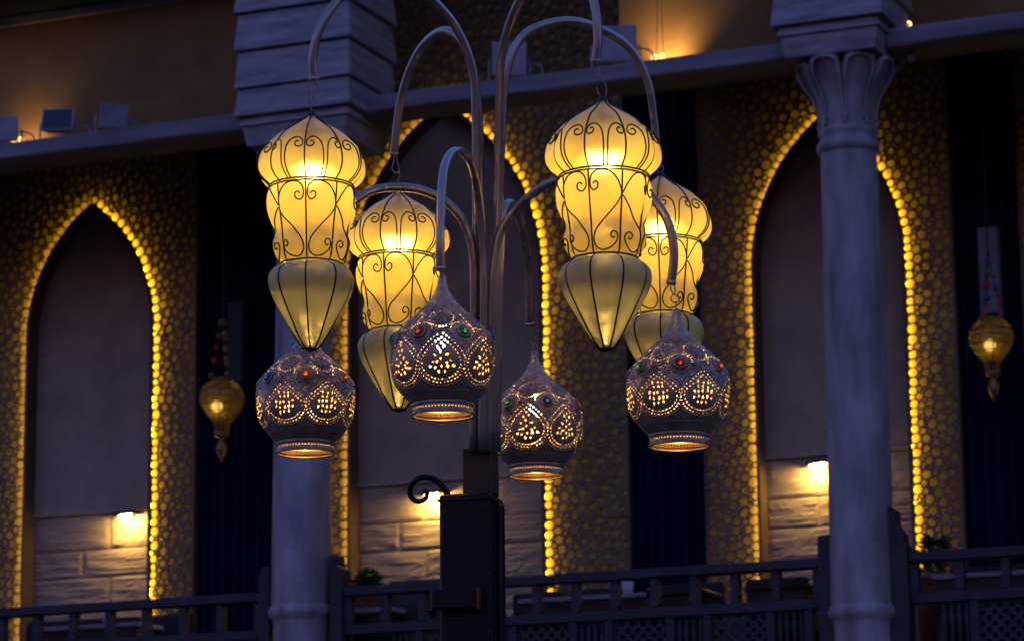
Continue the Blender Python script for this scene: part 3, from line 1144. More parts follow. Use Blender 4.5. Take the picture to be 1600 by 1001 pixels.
# ------------------------------------------------------------------ hanging amber lanterns in the gallery
def hanging_lantern(px, py_globe, Y, rpx, label, seed):
    r_ = random.Random(seed)
    c = P(px, py_globe, Y)
    e = P(px + rpx, py_globe, Y)
    R = (e.x - c.x) * .93
    t = thing('hanging_lantern', c, label, 'lantern', 'amber hanging lanterns before the curtains')
    prof = [(.36 * R, .86 * R), (.5 * R, .80 * R), (.75 * R, .64 * R), (.93 * R, .34 * R), (1.0 * R, 0), (.95 * R, -.32 * R), (.78 * R, -.66 * R), (.55 * R, -.93 * R), (.38 * R, -1.15 * R), (.32 * R, -1.4 * R), (.30 * R, -1.62 * R)]
    sm = [tuple(p) for p in spline(prof, 4)]
    MB().lathe(sm, 32).build('globe', 'globe', t, True)
    cage = MB().tube([(r * 1.01, 0, z) for r, z in sm], .0035, 4).mesh('globe_rib', 'oldbrass')
    for k in range(10):
        cr = link('globe_rib', cage, t); cr.rotation_euler = (0, 0, k * PI / 5)
    for (rr, zz) in ((.955, .30), (1.0, 0), (.945, -.34), (.78, -.66)):
        MB().tube([(rr * R * 1.012 * math.cos(q), rr * R * 1.012 * math.sin(q), zz * R) for q in np.linspace(0, 2 * PI, 28, endpoint=False)], .0035, 4, closed=True).build('globe_band', 'oldbrass', t)
    MB().lathe([(.30 * R, -1.60 * R), (.34 * R, -1.62 * R), (.32 * R, -1.72 * R), (.12 * R, -1.85 * R), (.10 * R, -1.95 * R), (.22 * R, -2.08 * R), (.26 * R, -2.25 * R), (.2 * R, -2.5 * R), (.08 * R, -2.75 * R), (.01 * R, -2.95 * R)], 18).build('tail', 'oldbrass', t, True)
    MB().lathe([(.52 * R, .80 * R), (.56 * R, .84 * R), (.48 * R, .92 * R), (.40 * R, .90 * R)], 24).build('top_ring', 'oldbrass', t, True)
    b = MB().lathe([(.001, -.27 * R), (.17 * R, -.2 * R), (.26 * R, 0), (.17 * R, .2 * R), (.001, .27 * R)], 16, (.05 * R, -.55 * R, -.45 * R))
    b.build('bulb', 'bulb_globe', t, True)
    MB().tube([(.05 * R, -.52 * R, -.3 * R), (.02 * R, -.2 * R, .1 * R), (0, 0, .85 * R)], .006, 6).build('lamp_stem', 'iron', t)
    H = 2.9 * R + .25
    for k in range(3):
        a = 2 * PI * k / 3 + .5 + seed
        p0 = Vector((.52 * R * math.cos(a), .52 * R * math.sin(a), .86 * R)); p1 = Vector((0, 0, .86 * R + 3.1 * R))
        MB().tube([p0, p1], .004, 5).build('chain', 'iron', t)
        for j in range(5):
            q = p0.lerp(p1, .08 + j * .19 + r_.uniform(-.02, .02))
            br = r_.uniform(.11, .17) * R
            m = r_.choice(['gem_red', 'gem_pink', 'oldbrass', 'oldbrass', 'gem_blue', 'pot', 'box_grey'])
            MB().lathe([(.001, -br * 1.2), (br * .75, -br * .8), (br, 0), (br * .75, br * .8), (.001, br * 1.2)], 10, tuple(q)).build('bead', m, t, True)
    MB().tube([(0, 0, .86 * R + 3.1 * R), (0, 0, ceil_z - c.z)], .004, 5).build('wire', 'iron', t)


hanging_lantern(347, 622, YF + 1.0, 33, 'amber hanging lantern on bead strings before the left curtain', 1)
hanging_lantern(1549, 527, YF + 1.0, 37, 'amber hanging lantern on bead strings before the right curtain', 2)
for (px, py0, py1, w, lab) in ((376, 476, 600, 25, 'slim grey box on the left curtain behind the hanging lantern'), (1550, 360, 492, 38, 'slim grey box on the right curtain behind the hanging lantern')):
    Y = YB - .02
    a = P(px - w / 2, py0, Y); b = P(px + w / 2, py1, Y)
    t = thing('wall_box', ((a.x + b.x) / 2, Y, b.z), lab, 'box', 'slim boxes on the curtains')
    o = t.location
    MB(o).box(a.x, b.x, Y - .09, Y, b.z, a.z, .008).build('casing', 'box_grey' if px > 800 else 'rail', t)
    MB(o).box(a.x + .012, b.x - .012, Y - .094, Y - .0905, b.z + .02, a.z - .05).build('front_grille', 'box_grey' if px > 800 else 'rail', t)
    MB(o).box(a.x + .02, b.x - .02, Y + .0005, Y + .07, (a.z + b.z) / 2 - .03, (a.z + b.z) / 2 + .03).build('bracket', 'flood_dark', t)

# ------------------------------------------------------------------ the lamp post
DP = 7.0
pc = D(752, 775, DP)                          # axis of the post at the top of the box
yaw = math.radians(9.5)
post = thing('lamp_post', (pc.x, pc.y, 0), 'dark square lamp post with eight curved metal arms', 'lamp post', None, yaw)
M_post = Matrix.Translation((pc.x, pc.y, 0)) @ Matrix.Rotation(yaw, 4, 'Z')
M_inv = M_post.inverted()
px2m = DP / F
zt = pc.z                                     # top of the main box
hw = .061
xo = -.024                                    # the box sits a little left of the bundle
MB().box(xo - hw, xo + hw, -hw, hw, .03, zt, .005).build('post_body', 'post', post)
MB().box(xo - .13, xo + .13, -.13, .13, 0, .03, .006).build('base_plate', 'post', post)
zcol = D(752, 700, DP).z
MB().box(-.036, .034, -.034, .034, zt + .0005, zcol, .003).build('collar', 'collar', post)
MB().box(xo - hw - .004, xo + hw + .004, -hw - .004, hw + .004, zt - .0165, zt - .012, .001).build('cap_line', 'post', post)
# flat straps up the sides that end in scrolls
MB().box(xo + hw + .001, xo + hw + .016, -.022, .016, .05, zt - .02, .006).build('side_strap', 'post', post)
MB().box(xo + hw - .012, xo + hw + .004, -hw - .005, -hw - .0005, .05, zt - .03, .002).build('corner_strip', 'post', post)
MB().box(xo + hw + .0005, xo + hw + .006, -.052, -.034, .05, zt - .03, .002).build('corner_strip', 'post', post)
MB().box(xo - hw - .006, xo - hw - .0005, -.02, .02, .05, zt - .012, .002).build('side_strap', 'post', post)
zbk = D(717, 930, DP).z
zbk2 = D(717, 961, DP).z
MB().box(xo - hw - .012, xo + hw - .028, -hw - .036, -hw - .0055, zbk2, zbk, .004).build('tray', 'post', post)
MB().box(xo + hw - .0275, xo + hw - .0225, -hw - .036, -hw - .0055, zbk2 - .002, zbk, .001).build('tray_end', 'red', post)
MB().tube([(xo - hw - .018, -hw - .02, zbk2 - .005), (xo - hw - .004, -hw - .02, zbk2 - .005)], .009, 8).build('bolt', 'post', post)
for dz in (.03, .16, .29):
    MB().tube([(xo + hw - .004, -hw - .0052, zt - .03 - dz), (xo + hw - .004, -hw - .009, zt - .03 - dz)], .004, 6).build('bolt', 'collar', post)
sc = [(701, 776), (694, 762), (682, 750), (667, 745), (652, 748), (642, 759), (641, 772), (648, 781), (659, 782), (667, 775), (667, 768), (661, 766)]
spts = [M_inv @ D(x, y, DP + .015) for x, y in sc]
sp3 = spline([tuple(p) for p in spts], 7)
rad = [.0085 - .003 * (i / len(sp3)) for i in range(len(sp3))]
b = MB()
n = len(sp3)
vs, fs = [], []
side = (M_inv.to_3x3() @ Vector(R3 @ np.array([0, 0, -1.0]))).normalized()
for i in range(n):
    tg = Vector(sp3[min(i + 1, n - 1)] - sp3[max(i - 1, 0)]).normalized()
    nm = tg.cross(side).normalized()
    p = Vector(sp3[i]); wdt = .015; r = rad[i] * .75
    for (u, v) in ((-1, -1), (1, -1), (1.25, 0), (1, 1), (-1, 1), (-1.25, 0)):
        vs.append(p + nm * r * u + side * wdt * v)
for i in range(n - 1):
    for k in range(6):
        k2 = (k + 1) % 6
        fs.append((i * 6 + k, i * 6 + k2, i * 6 + 6 + k2, i * 6 + 6 + k))
fs += [tuple(range(6))[::-1], tuple((n - 1) * 6 + k for k in range(6))]
b.add(vs, fs)
b.build('scroll', 'post', post, True)

DEP = dict(G1=6.65, G2=7.34, G3=6.45, G4=7.25, P1=6.85, P2=6.5, P3=7.42, P4=6.58)
ARMS = {
    'G1': ([(744, 705), (744, 300), (743, 170), (738, 105), (714, 46), (680, 4), (635, -34), (590, -44), (550, -22), (517, 15), (497, 52), (489, 90), (491, 122)], -.004),
    'G2': ([(751, 705), (751, 300), (748, 190), (740, 118), (724, 68), (702, 49), (680, 54), (655, 80), (634, 127), (622, 180), (616, 240)], .012),
    'G3': ([(768, 705), (774, 400), (778, 250), (780, 150), (785, 80), (803, 20), (828, -22), (862, -46), (896, -42), (920, -18), (931, 20), (934, 60), (931, 95)], -.006),
    'G4': ([(773, 705), (778, 400), (783, 230), (788, 135), (803, 78), (830, 47), (880, 33), (927, 41), (980, 72), (1011, 125), (1022, 187), (1026, 232)], .012),
    'P1': ([(740, 705), (741, 470), (739, 395), (727, 352), (704, 321), (676, 303), (645, 294), (605, 293), (570, 303), (535, 332), (503, 385), (486, 440), (480, 490)], -.012),
    'P2': ([(753, 705), (756, 470), (754, 380), (747, 305), (737, 258), (726, 241), (713, 236), (702, 244), (694, 264), (690, 300), (688, 370), (688, 418)], -.028),
    'P3': ([(776, 705), (779, 480), (781, 410), (783, 360), (787, 328), (795, 317), (804, 323), (812, 342), (820, 376), (826, 425), (828, 505)], .026),
    'P4': ([(762, 705), (768, 480), (775, 395), (786, 355), (808, 325), (834, 301), (862, 285), (900, 271), (945, 266), (985, 277), (1018, 307), (1043, 345), (1053, 393), (1049, 440)], -.024),
}
TIPS = {}
for k, (pts, off) in ARMS.items():
    xt = pts[-1][0]
    x_start = pts[2][0]
    q = []
    # share of the way out, by path length after the upright part
    seg = [0.0]
    for a, b_ in zip(pts[2:-1], pts[3:]):
        seg.append(seg[-1] + abs(b_[0] - a[0]) + .25 * abs(b_[1] - a[1]))
    for i, (x, y) in enumerate(pts):
        f = 0 if i < 2 else seg[i - 2] / seg[-1]
        f = f * f * (3 - 2 * f)
        q.append(tuple(M_inv @ D(x, y, (DP + off) * (1 - f) + DEP[k] * f)))
    path = spline(q, 8)
    TIPS[k] = M_post @ Vector(path[-1])
    arm = MB().tube(path, .0099, 14).build('arm', 'steel', post, True)
    d = Vector(path[-1]) - Vector(path[-3]); d.normalize()
    e = Vector(path[-1])
    MB().tube([e - d * .004, e + d * .006], .0110, 14).build('end_cap', 'steel', arm, True)

# ------------------------------------------------------------------ caged glass lanterns
U = 6.45 / F / .985                           # one photo pixel of the right front lantern in metres (along z)
UR = 6.45 / F
DOME = [(9, 5), (13, 10), (22, 16), (35, 24), (50, 33), (62, 42), (74, 54), (84, 66), (89.5, 80), (91, 93), (89, 104), (82, 114), (73, 121), (69, 125)]
MID = [(68, 126), (72, 133), (75, 148), (73.5, 168), (67, 185), (60.5, 197), (60.5, 206), (64, 219), (62, 234), (54, 247), (48, 252)]
MID_RIB = [(68, 126), (64, 160), (59, 195), (55, 225), (51, 252)]
DROP = [(49, 254), (60, 259), (69, 268), (72, 279), (70.5, 291), (65, 306), (56, 323), (45, 342), (33, 361), (22, 377), (14, 387), (10, 392)]


def interp(prof, z):
    zz = [p[1] for p in prof]; rr = [p[0] for p in prof]
    return float(np.interp(z, zz, rr))


def smooth(prof, per=5):
    return [tuple(p) for p in spline(prof, per)]


DOME_S, MID_S, DROP_S = smooth(DOME), smooth(MID), smooth(DROP)


def bulge(a):                                # 0 on a rib, 1 half way between two ribs
    return abs(math.sin(4 * a)) ** .6


def r_dome(z, a):
    R = interp(DOME_S, z)
    k = .10 * min(1, max(0, (z - 14) / 40))
    return R * (1 - k + k * bulge(a))


def r_mid(z, a):
    R = interp(MID_S, z); rb = min(R, interp(MID_RIB, z))
    return rb + (R - rb) * (.05 + .95 * bulge(a))


def r_drop(z, a):
    R = interp(DROP_S, z)
    k = .09 * min(1, max(0, (389 - z) / 40))
    return R * (1 - k + k * bulge(a))


def glass_shell(prof, fn, n=96):
    vs, fs = [], []
    for (R, z) in prof:
        for i in range(n):
            a = 2 * PI * i / n
            r = fn(z, a) * UR
            vs.append((r * math.cos(a), r * math.sin(a), -z * U))
    for j in range(len(prof) - 1):
        for i in range(n):
            i2 = (i + 1) % n
            fs.append((j * n + i, (j + 1) * n + i, (j + 1) * n + i2, j * n + i2))
    b = MB(); b.add(vs, fs)
    return b


def on(fn, u, z, lift=1.4):
    """a wire point: u in rib spacings, z in photo pixels"""
    a = u * PI / 4
    r = (fn(z, a) + lift) * UR
    return (r * math.cos(a), r * math.sin(a), -z * U)


WR = .0019
parts = []                                   # (name, mesh, rotation about z)
parts.append(('dome_glass', glass_shell(DOME_S, r_dome).mesh('dome_glass', 'glass', True), 0))
parts.append(('middle_glass', glass_shell(MID_S, r_mid).mesh('middle_glass', 'glass', True), 0))
parts.append(('drop_glass', glass_shell(DROP_S, r_drop).mesh('drop_glass', 'drop', True), 0))
rib1 = MB().tube([(.004, 0, -1 * U)] + [on(r_dome, 0, z) for z in np.linspace(6, 124, 26)], WR, 6).mesh('dome_rib', 'iron', True)
rib2 = MB().tube([on(r_mid, 0, z) for z in np.linspace(126, 252, 16)], WR, 6).mesh('middle_rib', 'iron', True)
rib3 = MB().tube([on(r_drop, 0, z) for z in np.linspace(254, 392, 22)], WR, 6).mesh('drop_rib', 'iron', True)
for k in range(8):
    for nm, me in (('dome_rib', rib1), ('middle_rib', rib2), ('drop_rib', rib3)):
        parts.append((nm, me, k * PI / 4))
curl1 = [(.45, 123), (.455, 105), (.45, 86), (.41, 70), (.30, 60.5), (.17, 59), (.07, 64), (.05, 71), (.10, 76), (.19, 76), (.235, 71), (.20, 66.5), (.14, 67.5)]
for s in (1, -1):
    me = MB().tube([on(r_dome, s * p[0], p[1]) for p in spline(curl1, 5)], WR * .9, 5).mesh('dome_curl', 'iron', True)
    for k in range(8):
        parts.append(('dome_curl', me, k * PI / 4))
sc_mid = [(.15, 151), (.22, 147.5), (.29, 151), (.27, 158), (.15, 160.5), (.06, 152), (.09, 139), (.22, 131), (.42, 129), (.66, 134), (.86, 148), (1.0, 165), (1.22, 184), (1.55, 203), (1.82, 220),
          (1.91, 234), (1.84, 244), (1.66, 249), (1.4, 247), (1.2, 240), (1.12, 231), (1.18, 224), (1.30, 223), (1.37, 228), (1.31, 233), (1.23, 231)]
for s in (1, -1):
    me = MB().tube([on(r_mid, s * p[0], p[1], 1.2) for p in spline(sc_mid, 5)], WR * .9, 5).mesh('heart_scroll', 'iron', True)
    for k in range(4):
        parts.append(('heart_scroll', me, k * PI / 2))


def ring(r, z, w, n=56):
    return MB().tube([(r * UR * math.cos(a), r * UR * math.sin(a), -z * U) for a in np.linspace(0, 2 * PI, n, endpoint=False)], w, 7, closed=True)


parts.append(('upper_ring', ring(70.5, 123.5, .0022).mesh('upper_ring', 'iron', True), 0))
parts.append(('upper_ring', ring(70.5, 127.5, .0019).mesh('upper_ring', 'iron', True), 0))
parts.append(('lower_ring', ring(51.5, 253, .0021).mesh('lower_ring', 'iron', True), 0))
parts.append(('top_cap', MB().lathe([(.002, 4 * U), (.007, 3 * U), (.009, 0), (.012, -3 * U), (.0135, -7 * U)], 16).mesh('top_cap', 'iron', True), 0))
parts.append(('tip', MB().lathe([(.0145, -387 * U), (.0155, -390 * U), (.013, -394 * U), (.004, -396 * U), (.001, -397 * U)], 16).mesh('tip', 'iron', True), 0))
bz = -93 * U
parts.append(('bulb', MB().lathe([(.001, -.036), (.012, -.033), (.023, -.022), (.028, -.004), (.025, .014), (.016, .032), (.0125, .042), (.012, .05)], 20, (0, 0, bz)).mesh('bulb', 'bulb', True), 0))
parts.append(('bulb_socket', MB().tube([(0, 0, bz + .0505), (0, 0, bz + .085), (0, 0, -.012)], [.0125, .012, .003], 10).mesh('bulb_socket', 'iron', True), 0))
parts.append(('added_shade_cup', MB().lathe([(.012, .052), (.020, .050), (.034, .040), (.041, .026), (.042, .003), (.0405, .003), (.039, .025), (.032, .037), (.012, .046)], 20, (0, 0, bz)).mesh('added_shade_cup', 'enamel', True), 0))  # cup added to keep lamplight off the upper dome and bounce it down


def wire_hook(tip, top, root, kind, mat='hook'):
    """bent wire between the arm's end and the lantern's top, in the lantern's own space"""
    inv = root.matrix_basis.inverted()
    cr = Vector(R3 @ np.array([1.0, 0, 0]))
    L = (tip - top)
    def w(u, s):
        return inv @ (top + L * u + cr * s)
    b = MB()
    shapes = {
        0: ([(1.02, 0), (.86, .004), (.72, .010), (.55, .004), (.32, -.006), (.12, -.002), (0.0, .003), (-.06, -.002)],
            [(1.0, -.011), (.62, -.011), (.35, -.008), (.22, 0), (.36, .004), (.5, .002)]),
        1: ([(1.02, .002), (.78, -.003), (.55, -.009), (.46, .002), (.55, .008), (.72, .006), (.98, .004)],
            [(.5, .004), (.36, .008), (.26, .001), (.12, .008), (.0, .006), (-.04, -.002)]),
        2: ([(1.02, 0), (.84, -.010), (.66, -.016), (.56, -.009), (.6, 0), (.78, .003), (1.0, .004)],
            [(.62, .002), (.46, .010), (.28, .012), (.1, .009), (.02, 0), (.18, -.007), (.3, -.007)]),
        3: ([(1.02, 0), (.7, -.005), (.45, .0), (.7, .005), (1.0, .002)], [(.5, 0), (.3, .008), (.15, .008), (.08, 0), (.15, -.008), (.3, -.008), (.5, 0)]),
    }
    for pts in shapes[kind]:
        b.tube([w(*p) for p in spline(pts, 6)], .0017, 6)
    return b.build('hook', mat, root, True)


def az_cam(p):
    return math.atan2(CAM[1] - p.y, CAM[0] - p.x)


GL = [('G1', 487, 178, 'left front glass lantern with black wire cage, lit honey yellow', -8, 0, .97),
      ('G2', 622, 296, 'lit caged glass lantern behind the second pierced lantern, left of the post', -22, 1, 1.0),
      ('G3', 941, 155, 'largest lit caged glass lantern, right front, highest on the right', -20, 2, 1.0),
      ('G4', 1032, 272, 'lit caged glass lantern half hidden behind the right front one', -5, 3, .99)]
for k, x, y, lab, deg, hk, scl in GL:
    p = D(x, y, DEP[k])
    t = thing('glass_lantern', p, lab, 'lantern', 'caged glass lanterns on the lamp post', az_cam(p) + math.radians(deg))
    t.scale = (scl, scl, scl)
    for nm, me, rz in parts:
        o = link(nm, me, t)
        o.rotation_euler = (0, 0, rz)
    wire_hook(TIPS[k], p, t, hk)

# ------------------------------------------------------------------ pierced metal lanterns
RM = .1127
PROF = [(.085, 0), (.10, .06), (.125, .15), (.185, .28), (.285, .42), (.42, .56), (.58, .70), (.735, .84), (.87, 1.0), (.955, 1.16), (.995, 1.34), (1.0, 1.5), (.985, 1.68), (.945, 1.85), (.87, 2.01), (.77, 2.15),
        (.66, 2.27), (.592, 2.34), (.576, 2.385), (.574, 2.44), (.573, 2.49), (.572, 2.55)]
PROF_S = np.array(spline(PROF, 10)) * RM * np.array([1, 1.015])
arc = np.concatenate([[0], np.cumsum(np.hypot(np.diff(PROF_S[:, 0]), np.diff(PROF_S[:, 1])))])
S_TOT = arc[-1]


def prof_at(s):
    return np.interp(s, arc, PROF_S[:, 0]), np.interp(s, arc, PROF_S[:, 1])


def s_of(zr):                                # arc length at a height given in radii below the top
    return float(np.interp(zr * RM * 1.015, PROF_S[:, 1], arc))


NJ = 7
PIT = 2 * PI / NJ
NT = NJ * 92
NS = 330
S0 = np.linspace(0, S_TOT, NS)
TH0 = np.arange(NT) * 2 * PI / NT
RR = prof_at(S0)[0]
sJ, sP, sU = s_of(1.12), s_of(1.66), s_of(.80)
VV = S0[:, None]


def local(th_c, s_c):
    du = (TH0[None, :] - th_c + PI) % (2 * PI) - PI
    return du * RR[:, None], np.repeat((S0 - s_c)[:, None], NT, 1)


def make_shell(style, seed):
    """an onion of sheet brass, punched and chased; `style` picks one of two workshops' patterns"""
    r_ = random.Random(seed)
    st = {'sdf': np.full((NS, NT), 1.0), 'rel': np.zeros((NS, NT))}

    def hole(d):
        np.minimum(st['sdf'], d, out=st['sdf'])

    def dent(d, h=.0016):
        st['rel'] -= h * np.clip(-d / .0012 + .4, 0, 1)

    def drop_d(u0, v0, ang, r, ln, U_, V_):
        ca, sa = math.cos(ang), math.sin(ang)
        du, dv = U_ - u0, V_ - v0
        p = du * ca + dv * sa
        c = -du * sa + dv * ca
        t = np.clip(p / ln, 0, 1)
        return np.hypot(p - t * ln, c) - r * (1 - .8 * t)

    EA, EB = (.0435, .041) if style == 0 else (.0425, .038)
    lines = ((.98, .0074, .0014), (1.16, .0074, .0013)) if style == 0 else ((1.0, .0076, .0013), (1.18, .0076, .00125))
    for k in range(NJ):
        th = (k + .5) * PIT + r_.uniform(-.012, .012)
        U_, V_ = local(th, sP + .002 + r_.uniform(-.0015, .0015))
        q_up = 1.6 if style == 0 else 1.15
        for sc_, per, rr in lines:
            top = EB * (1.25 if style == 0 else 1.05)
            pts = [(EA * sc_ * math.cos(t), EB * sc_ * math.sin(t)) for t in np.linspace(0, PI, 120)]
            gap = .004 if sc_ > 1.05 else 0
            pts += [(-EA * sc_ * (1 - u ** q_up) - gap, -top * sc_ * u) for u in np.linspace(0, 1, 60)]
            pts += [(EA * sc_ * (1 - u ** q_up) + gap, -top * sc_ * u) for u in np.linspace(1, 0, 60)]
            acc = 0
            for i in range(1, len(pts)):
                acc += math.hypot(pts[i][0] - pts[i - 1][0], pts[i][1] - pts[i - 1][1])
                if acc >= per * r_.uniform(.9, 1.1):
                    acc = 0
                    j = r_.uniform(-.0005, .0005)
                    hole(np.hypot(U_ - pts[i][0] + j, V_ - pts[i][1] + j) - rr * r_.uniform(.75, 1.2))
        q = np.hypot(U_ / EA / np.where(V_ < 0, 1 - .25 * np.clip((V_ / EB) ** 2, 0, 1.2), 1), V_ / EB / np.where(V_ < 0, 1.25, 1))
        st['rel'] += .0014 * np.exp(-((q - 1.075) / .035) ** 2) + .0012 * np.exp(-((q - 1.36) / .03) ** 2)
        if style == 0:
            spots = [(0, -.004), (-.012, -.010), (.012, -.012), (0, -.018), (-.019, .001), (.019, .0), (-.010, .004), (.011, .003), (-.015, .014), (.0, .012), (.015, .013), (-.005, .022), (.007, .022),
                     (-.006, -.027), (.007, -.029), (0, -.038), (-.024, .012), (.024, .012)]
        else:
            spots = [(x, y) for y in (-.024, -.014, -.004, .008, .019) for x in (-.021, -.0105, 0, .0105, .021)
                     if abs(x) < .026 * (1 - max(0, -y - .004) / .034) and not (y > .015 and abs(x) > .015)]
        for i, (u, v) in enumerate(spots):
            u += r_.uniform(-.002, .002); v += r_.uniform(-.002, .002)
            if style == 0:
                ang = math.atan2(v + .002, u) + r_.uniform(-.5, .5) + (PI if i % 2 == 0 else 0)
            else:
                ang = r_.choice((PI / 2, -PI / 2)) + r_.uniform(-.35, .35)
            hole(drop_d(u, v, ang, r_.uniform(.0019, .0033), r_.uniform(.003, .006), U_, V_))
        # fretwork above, between the jewels: hollows, with fine pin holes round them
        U_, V_ = local(th, sU)
        for v, n, dx in ((-.016, 1, 0), (-.007, 2, .010), (.003, 3, .010), (.013, 4, .010), (.023, 3, .011)):
            for i in range(n):
                u = (i - (n - 1) / 2) * dx
                dent(drop_d(u, v, PI / 2 + u * 20, r_.uniform(.0024, .0034), .003, U_, V_), .0022)
        for i in range(22):
            t = 2 * PI * i / 22
            hole(np.hypot(U_ - .026 * math.cos(t), V_ - .006 - .029 * math.sin(t)) - .00115 * r_.uniform(.8, 1.2))
        st['rel'] += .0011 * np.exp(-((np.hypot(U_ / .026, (V_ - .006) / .029) - 1.13) / .05) ** 2)
    for k in range(NJ):
        U_, V_ = local(k * PIT, sJ)
        d = np.hypot(U_, V_)
        st['rel'] += .0018 * np.exp(-((d - .0175) / .0014) ** 2) + .0013 * np.exp(-((d - .0225) / .0012) ** 2)
        hole(d - .0035)                       # light comes up through the stone
        for i in range(16):
            t = PI * (1.05 + .9 * i / 15)
            hole(np.hypot(U_ - .0275 * math.cos(t), V_ - .0275 * math.sin(t)) - .0011 * r_.uniform(.8, 1.25))
        hatch = np.sin((U_ + V_) * 2 * PI / .0065) * np.sin((U_ - V_) * 2 * PI / .0065)
        st['rel'] += .0007 * np.clip(hatch, -.4, 1) * np.exp(-(np.clip(d - .026, 0, 1) / .01) ** 2) * (d > .0245) * (V_ < .012)
    # chased arabesque lines over the upper half, left clear round the jewels
    T7 = TH0[None, :] * NJ
    ph = r_.uniform(0, 6)
    wx = .010 * np.sin(T7 + VV * 90 + ph) + .006 * np.sin(T7 * 2 - VV * 160 + 1.0) + .004 * np.sin(T7 * 3 + VV * 240 + 2.0)
    ln_ = np.sin(2 * PI * (VV + wx * 1.2) / .0115)
    up = np.clip((VV - s_of(.42)) / .012, 0, 1) * np.clip((s_of(1.42) - VV) / .012, 0, 1)
    near = np.full((NS, NT), 1.0)
    for k in range(NJ):
        U_, V_ = local(k * PIT, sJ)
        np.minimum(near, np.hypot(U_, V_), out=near)
    st['rel'] += .0008 * np.clip(ln_ * 1.3, -1, 1) * up * np.clip((near - .024) / .003, 0, 1)
    # scale pattern on the neck, rings and the dotted collar
    nk = (S0 > s_of(.2)) & (S0 < s_of(.66))
    scal = np.cos(TH0[None, :] * 14 + (np.floor(VV / .013) % 2) * PI) * .0035 + (VV % .013)
    st['rel'] += nk[:, None] * .0007 * np.exp(-((scal - .007) / .0016) ** 2)
    for zz, w, h in ((.19, .0016, .0012), (2.2, .002, .0006), (2.375, .0022, .0014), (2.525, .0026, .0018)):
        st['rel'] += h * np.exp(-((VV - s_of(zz)) / w) ** 2)
    nd = 56
    for i in range(nd):
        du = ((TH0[None, :] - 2 * PI * i / nd + PI) % (2 * PI) - PI) * RR[:, None]
        hole(np.hypot(du, VV - s_of(2.45)) - .0017)
    # a few shallow knocks from years of handling
    for i in range(9):
        U_, V_ = local(r_.uniform(0, 2 * PI), r_.uniform(.03, S_TOT - .05))
        st['rel'] -= r_.uniform(.0006, .0016) * np.exp(-(np.hypot(U_, V_) / r_.uniform(.008, .016)) ** 2)
    # pull grid points onto the hole edges, so that holes are round
    sdf, relief = st['sdf'], st['rel']
    TH = np.repeat(TH0[None, :], NS, 0).copy()
    SS = np.repeat(S0[:, None], NT, 1).copy()
    hs = S_TOT / (NS - 1)
    gs = np.gradient(sdf, hs, axis=0)
    gu = (np.roll(sdf, -1, 1) - np.roll(sdf, 1, 1)) / (2 * 2 * PI / NT * np.maximum(RR, .004)[:, None])
    gn = np.maximum(gs ** 2 + gu ** 2, .25)
    mv = np.abs(sdf) < .00085
    mv[0] = False; mv[-1] = False
    TH -= np.where(mv, sdf * gu / gn / np.maximum(RR, .004)[:, None], 0)
    SS -= np.where(mv, sdf * gs / gn, 0)
    rr_, zz_ = prof_at(SS)
    rr_ = rr_ + 1.5 * relief * np.clip((RR / .03), 0, 1)[:, None]
    VX = np.stack([rr_ * np.cos(TH), rr_ * np.sin(TH), -zz_], -1).reshape(-1, 3)
    ii, jj = np.meshgrid(np.arange(NS - 1), np.arange(NT), indexing='ij')
    j2 = (jj + 1) % NT
    keep = (sdf[ii, jj] + sdf[ii + 1, jj] + sdf[ii, j2] + sdf[ii + 1, j2]) > 0
    Q = np.stack([ii * NT + jj, (ii + 1) * NT + jj, (ii + 1) * NT + j2, ii * NT + j2], -1)[keep]
    me = bpy.data.meshes.new('pierced_shell')
    me.vertices.add(len(VX)); me.vertices.foreach_set('co', VX.astype(np.float32).ravel())
    me.loops.add(len(Q) * 4); me.loops.foreach_set('vertex_index', Q.astype(np.int32).ravel())
    me.polygons.add(len(Q)); me.polygons.foreach_set('loop_start', np.arange(0, len(Q) * 4, 4, dtype=np.int32))
    me.polygons.foreach_set('use_smooth', np.ones(len(Q), bool))
    me.update(calc_edges=True)
    me.materials.append(MT['brass'])
    return me


SHELLS = {'P1': make_shell(1, 5)}
SHELLS['P2'] = make_shell(0, 8)
SHELLS['P3'] = SHELLS['P2']
SHELLS['P4'] = SHELLS['P1']
rB, zB = PROF_S[-1]
rim_me = MB().tube([((rB + .001) * math.cos(a), (rB + .001) * math.sin(a), -zB) for a in np.linspace(0, 2 * PI, 64, endpoint=False)], .0022, 8, closed=True).mesh('rim', 'brass', True)
cap_me = MB().lathe([(.004, .014), (.008, .013), (.0095, .004), (.0105, -.002), (.0102, -.008)], 18).mesh('top_cap', 'hook', True)
ring_me = MB().tube([(.009 * math.cos(a), 0, .02 + .011 * math.sin(a)) for a in np.linspace(0, 2 * PI, 18, endpoint=False)], .0018, 6, closed=True).mesh('hang_ring', 'hook', True)
zb_ = -1.15 * RM
bulb_me = MB().lathe([(.001, -.021), (.008, -.019), (.014, -.011), (.0165, 0), (.014, .012), (.011, .026), (.011, .036)], 18, (0, 0, zb_)).mesh('bulb', 'bulb_pierced', True)
sock_me = MB().tube([(0, 0, zb_ + .0365), (0, 0, zb_ + .07), (0, 0, -.004)], [.011, .011, .002], 10).mesh('bulb_socket', 'iron', True)
rJ, zJ = prof_at(sJ)
rJ2, zJ2 = prof_at(sJ + .004)
rJ1, zJ1 = prof_at(sJ - .004)
tilt = math.atan2(rJ2 - rJ1, zJ2 - zJ1)       # slope of the wall at the jewels
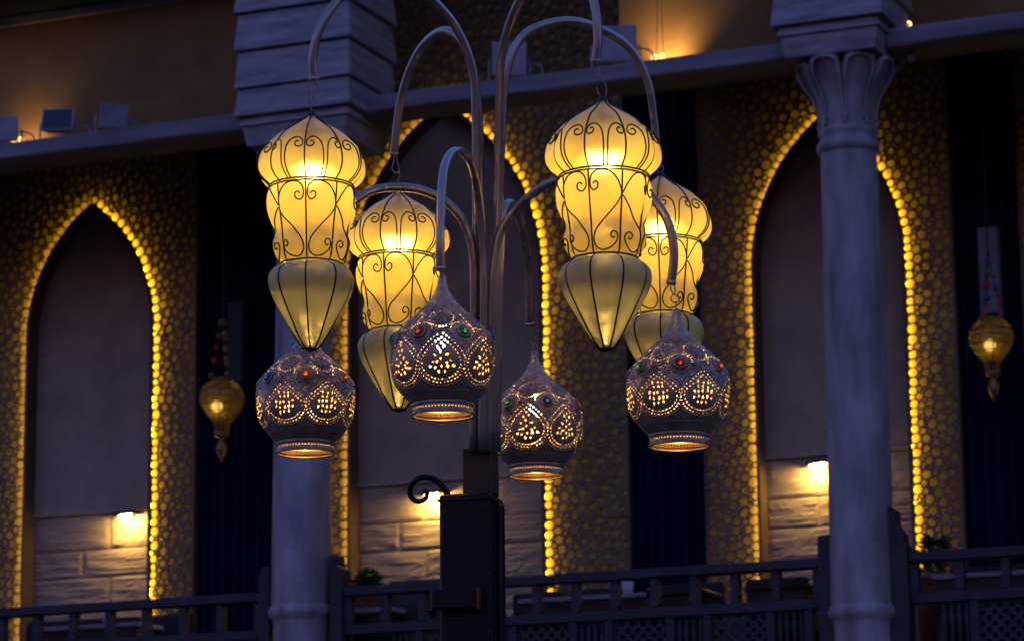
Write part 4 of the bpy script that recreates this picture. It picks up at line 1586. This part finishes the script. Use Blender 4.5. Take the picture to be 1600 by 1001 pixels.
gem_prof = [(.0118, 0), (.0116, .002), (.0104, .005), (.0077, .0074), (.0038, .0087), (.0004, .009)]
gem_me = {}
for c in ('red', 'orange', 'green', 'blue', 'pink'):
    gem_me[c] = MB().lathe(gem_prof, 18).mesh('jewel', 'gem_' + c, True)
bez_me = MB().tube([(.0134 * math.cos(a), .0134 * math.sin(a), .0018) for a in np.linspace(0, 2 * PI, 24, endpoint=False)], .0022, 6, closed=True).mesh('bezel', 'brass', True)

PL = [('P1', 478, 512, 'pierced metal lantern hanging below the left front glass lantern, orange jewel', 0, 3, .985, ('orange', 'orange', 'red', 'green', 'blue', 'green', 'blue')),
      ('P2', 691, 440, 'largest pierced metal lantern, left of the post, red and green jewels', -27, 3, 1.0, ('red', 'green', 'blue', 'red', 'orange', 'green', 'blue')),
      ('P3', 836, 557, 'smallest pierced metal lantern, right of the post, green and blue jewels', -37, 3, 1.01, ('green', 'blue', 'red', 'orange', 'green', 'blue', 'red')),
      ('P4', 1057, 492, 'pierced metal lantern hanging farthest right, red jewel in front', 3, 3, .99, ('red', 'pink', 'blue', 'orange', 'green', 'blue', 'green'))]
for k, x, y, lab, deg, hk, scl, gems in PL:
    p = D(x, y, DEP[k])
    t = thing('pierced_lantern', p, lab, 'lantern', 'pierced metal lanterns on the lamp post', az_cam(p) + math.radians(deg))
    t.scale = (scl, scl, scl)
    link('pierced_shell', SHELLS[k], t)
    link('rim', rim_me, t); link('top_cap', cap_me, t); link('hang_ring', ring_me, t)
    link('bulb', bulb_me, t); link('bulb_socket', sock_me, t)
    for j in range(NJ):
        a = j * PIT
        mat = Matrix.Translation(((rJ + .001) * math.cos(a), (rJ + .001) * math.sin(a), -float(zJ))) @ Matrix.Rotation(a, 4, 'Z') @ Matrix.Rotation(PI / 2 - tilt, 4, 'Y')
        gm = link('jewel', gem_me[gems[j]], t); gm.matrix_local = mat
        bz_o = link('bezel', bez_me, gm)
    wire_hook(TIPS[k], p + Vector((0, 0, .024)), t, hk)
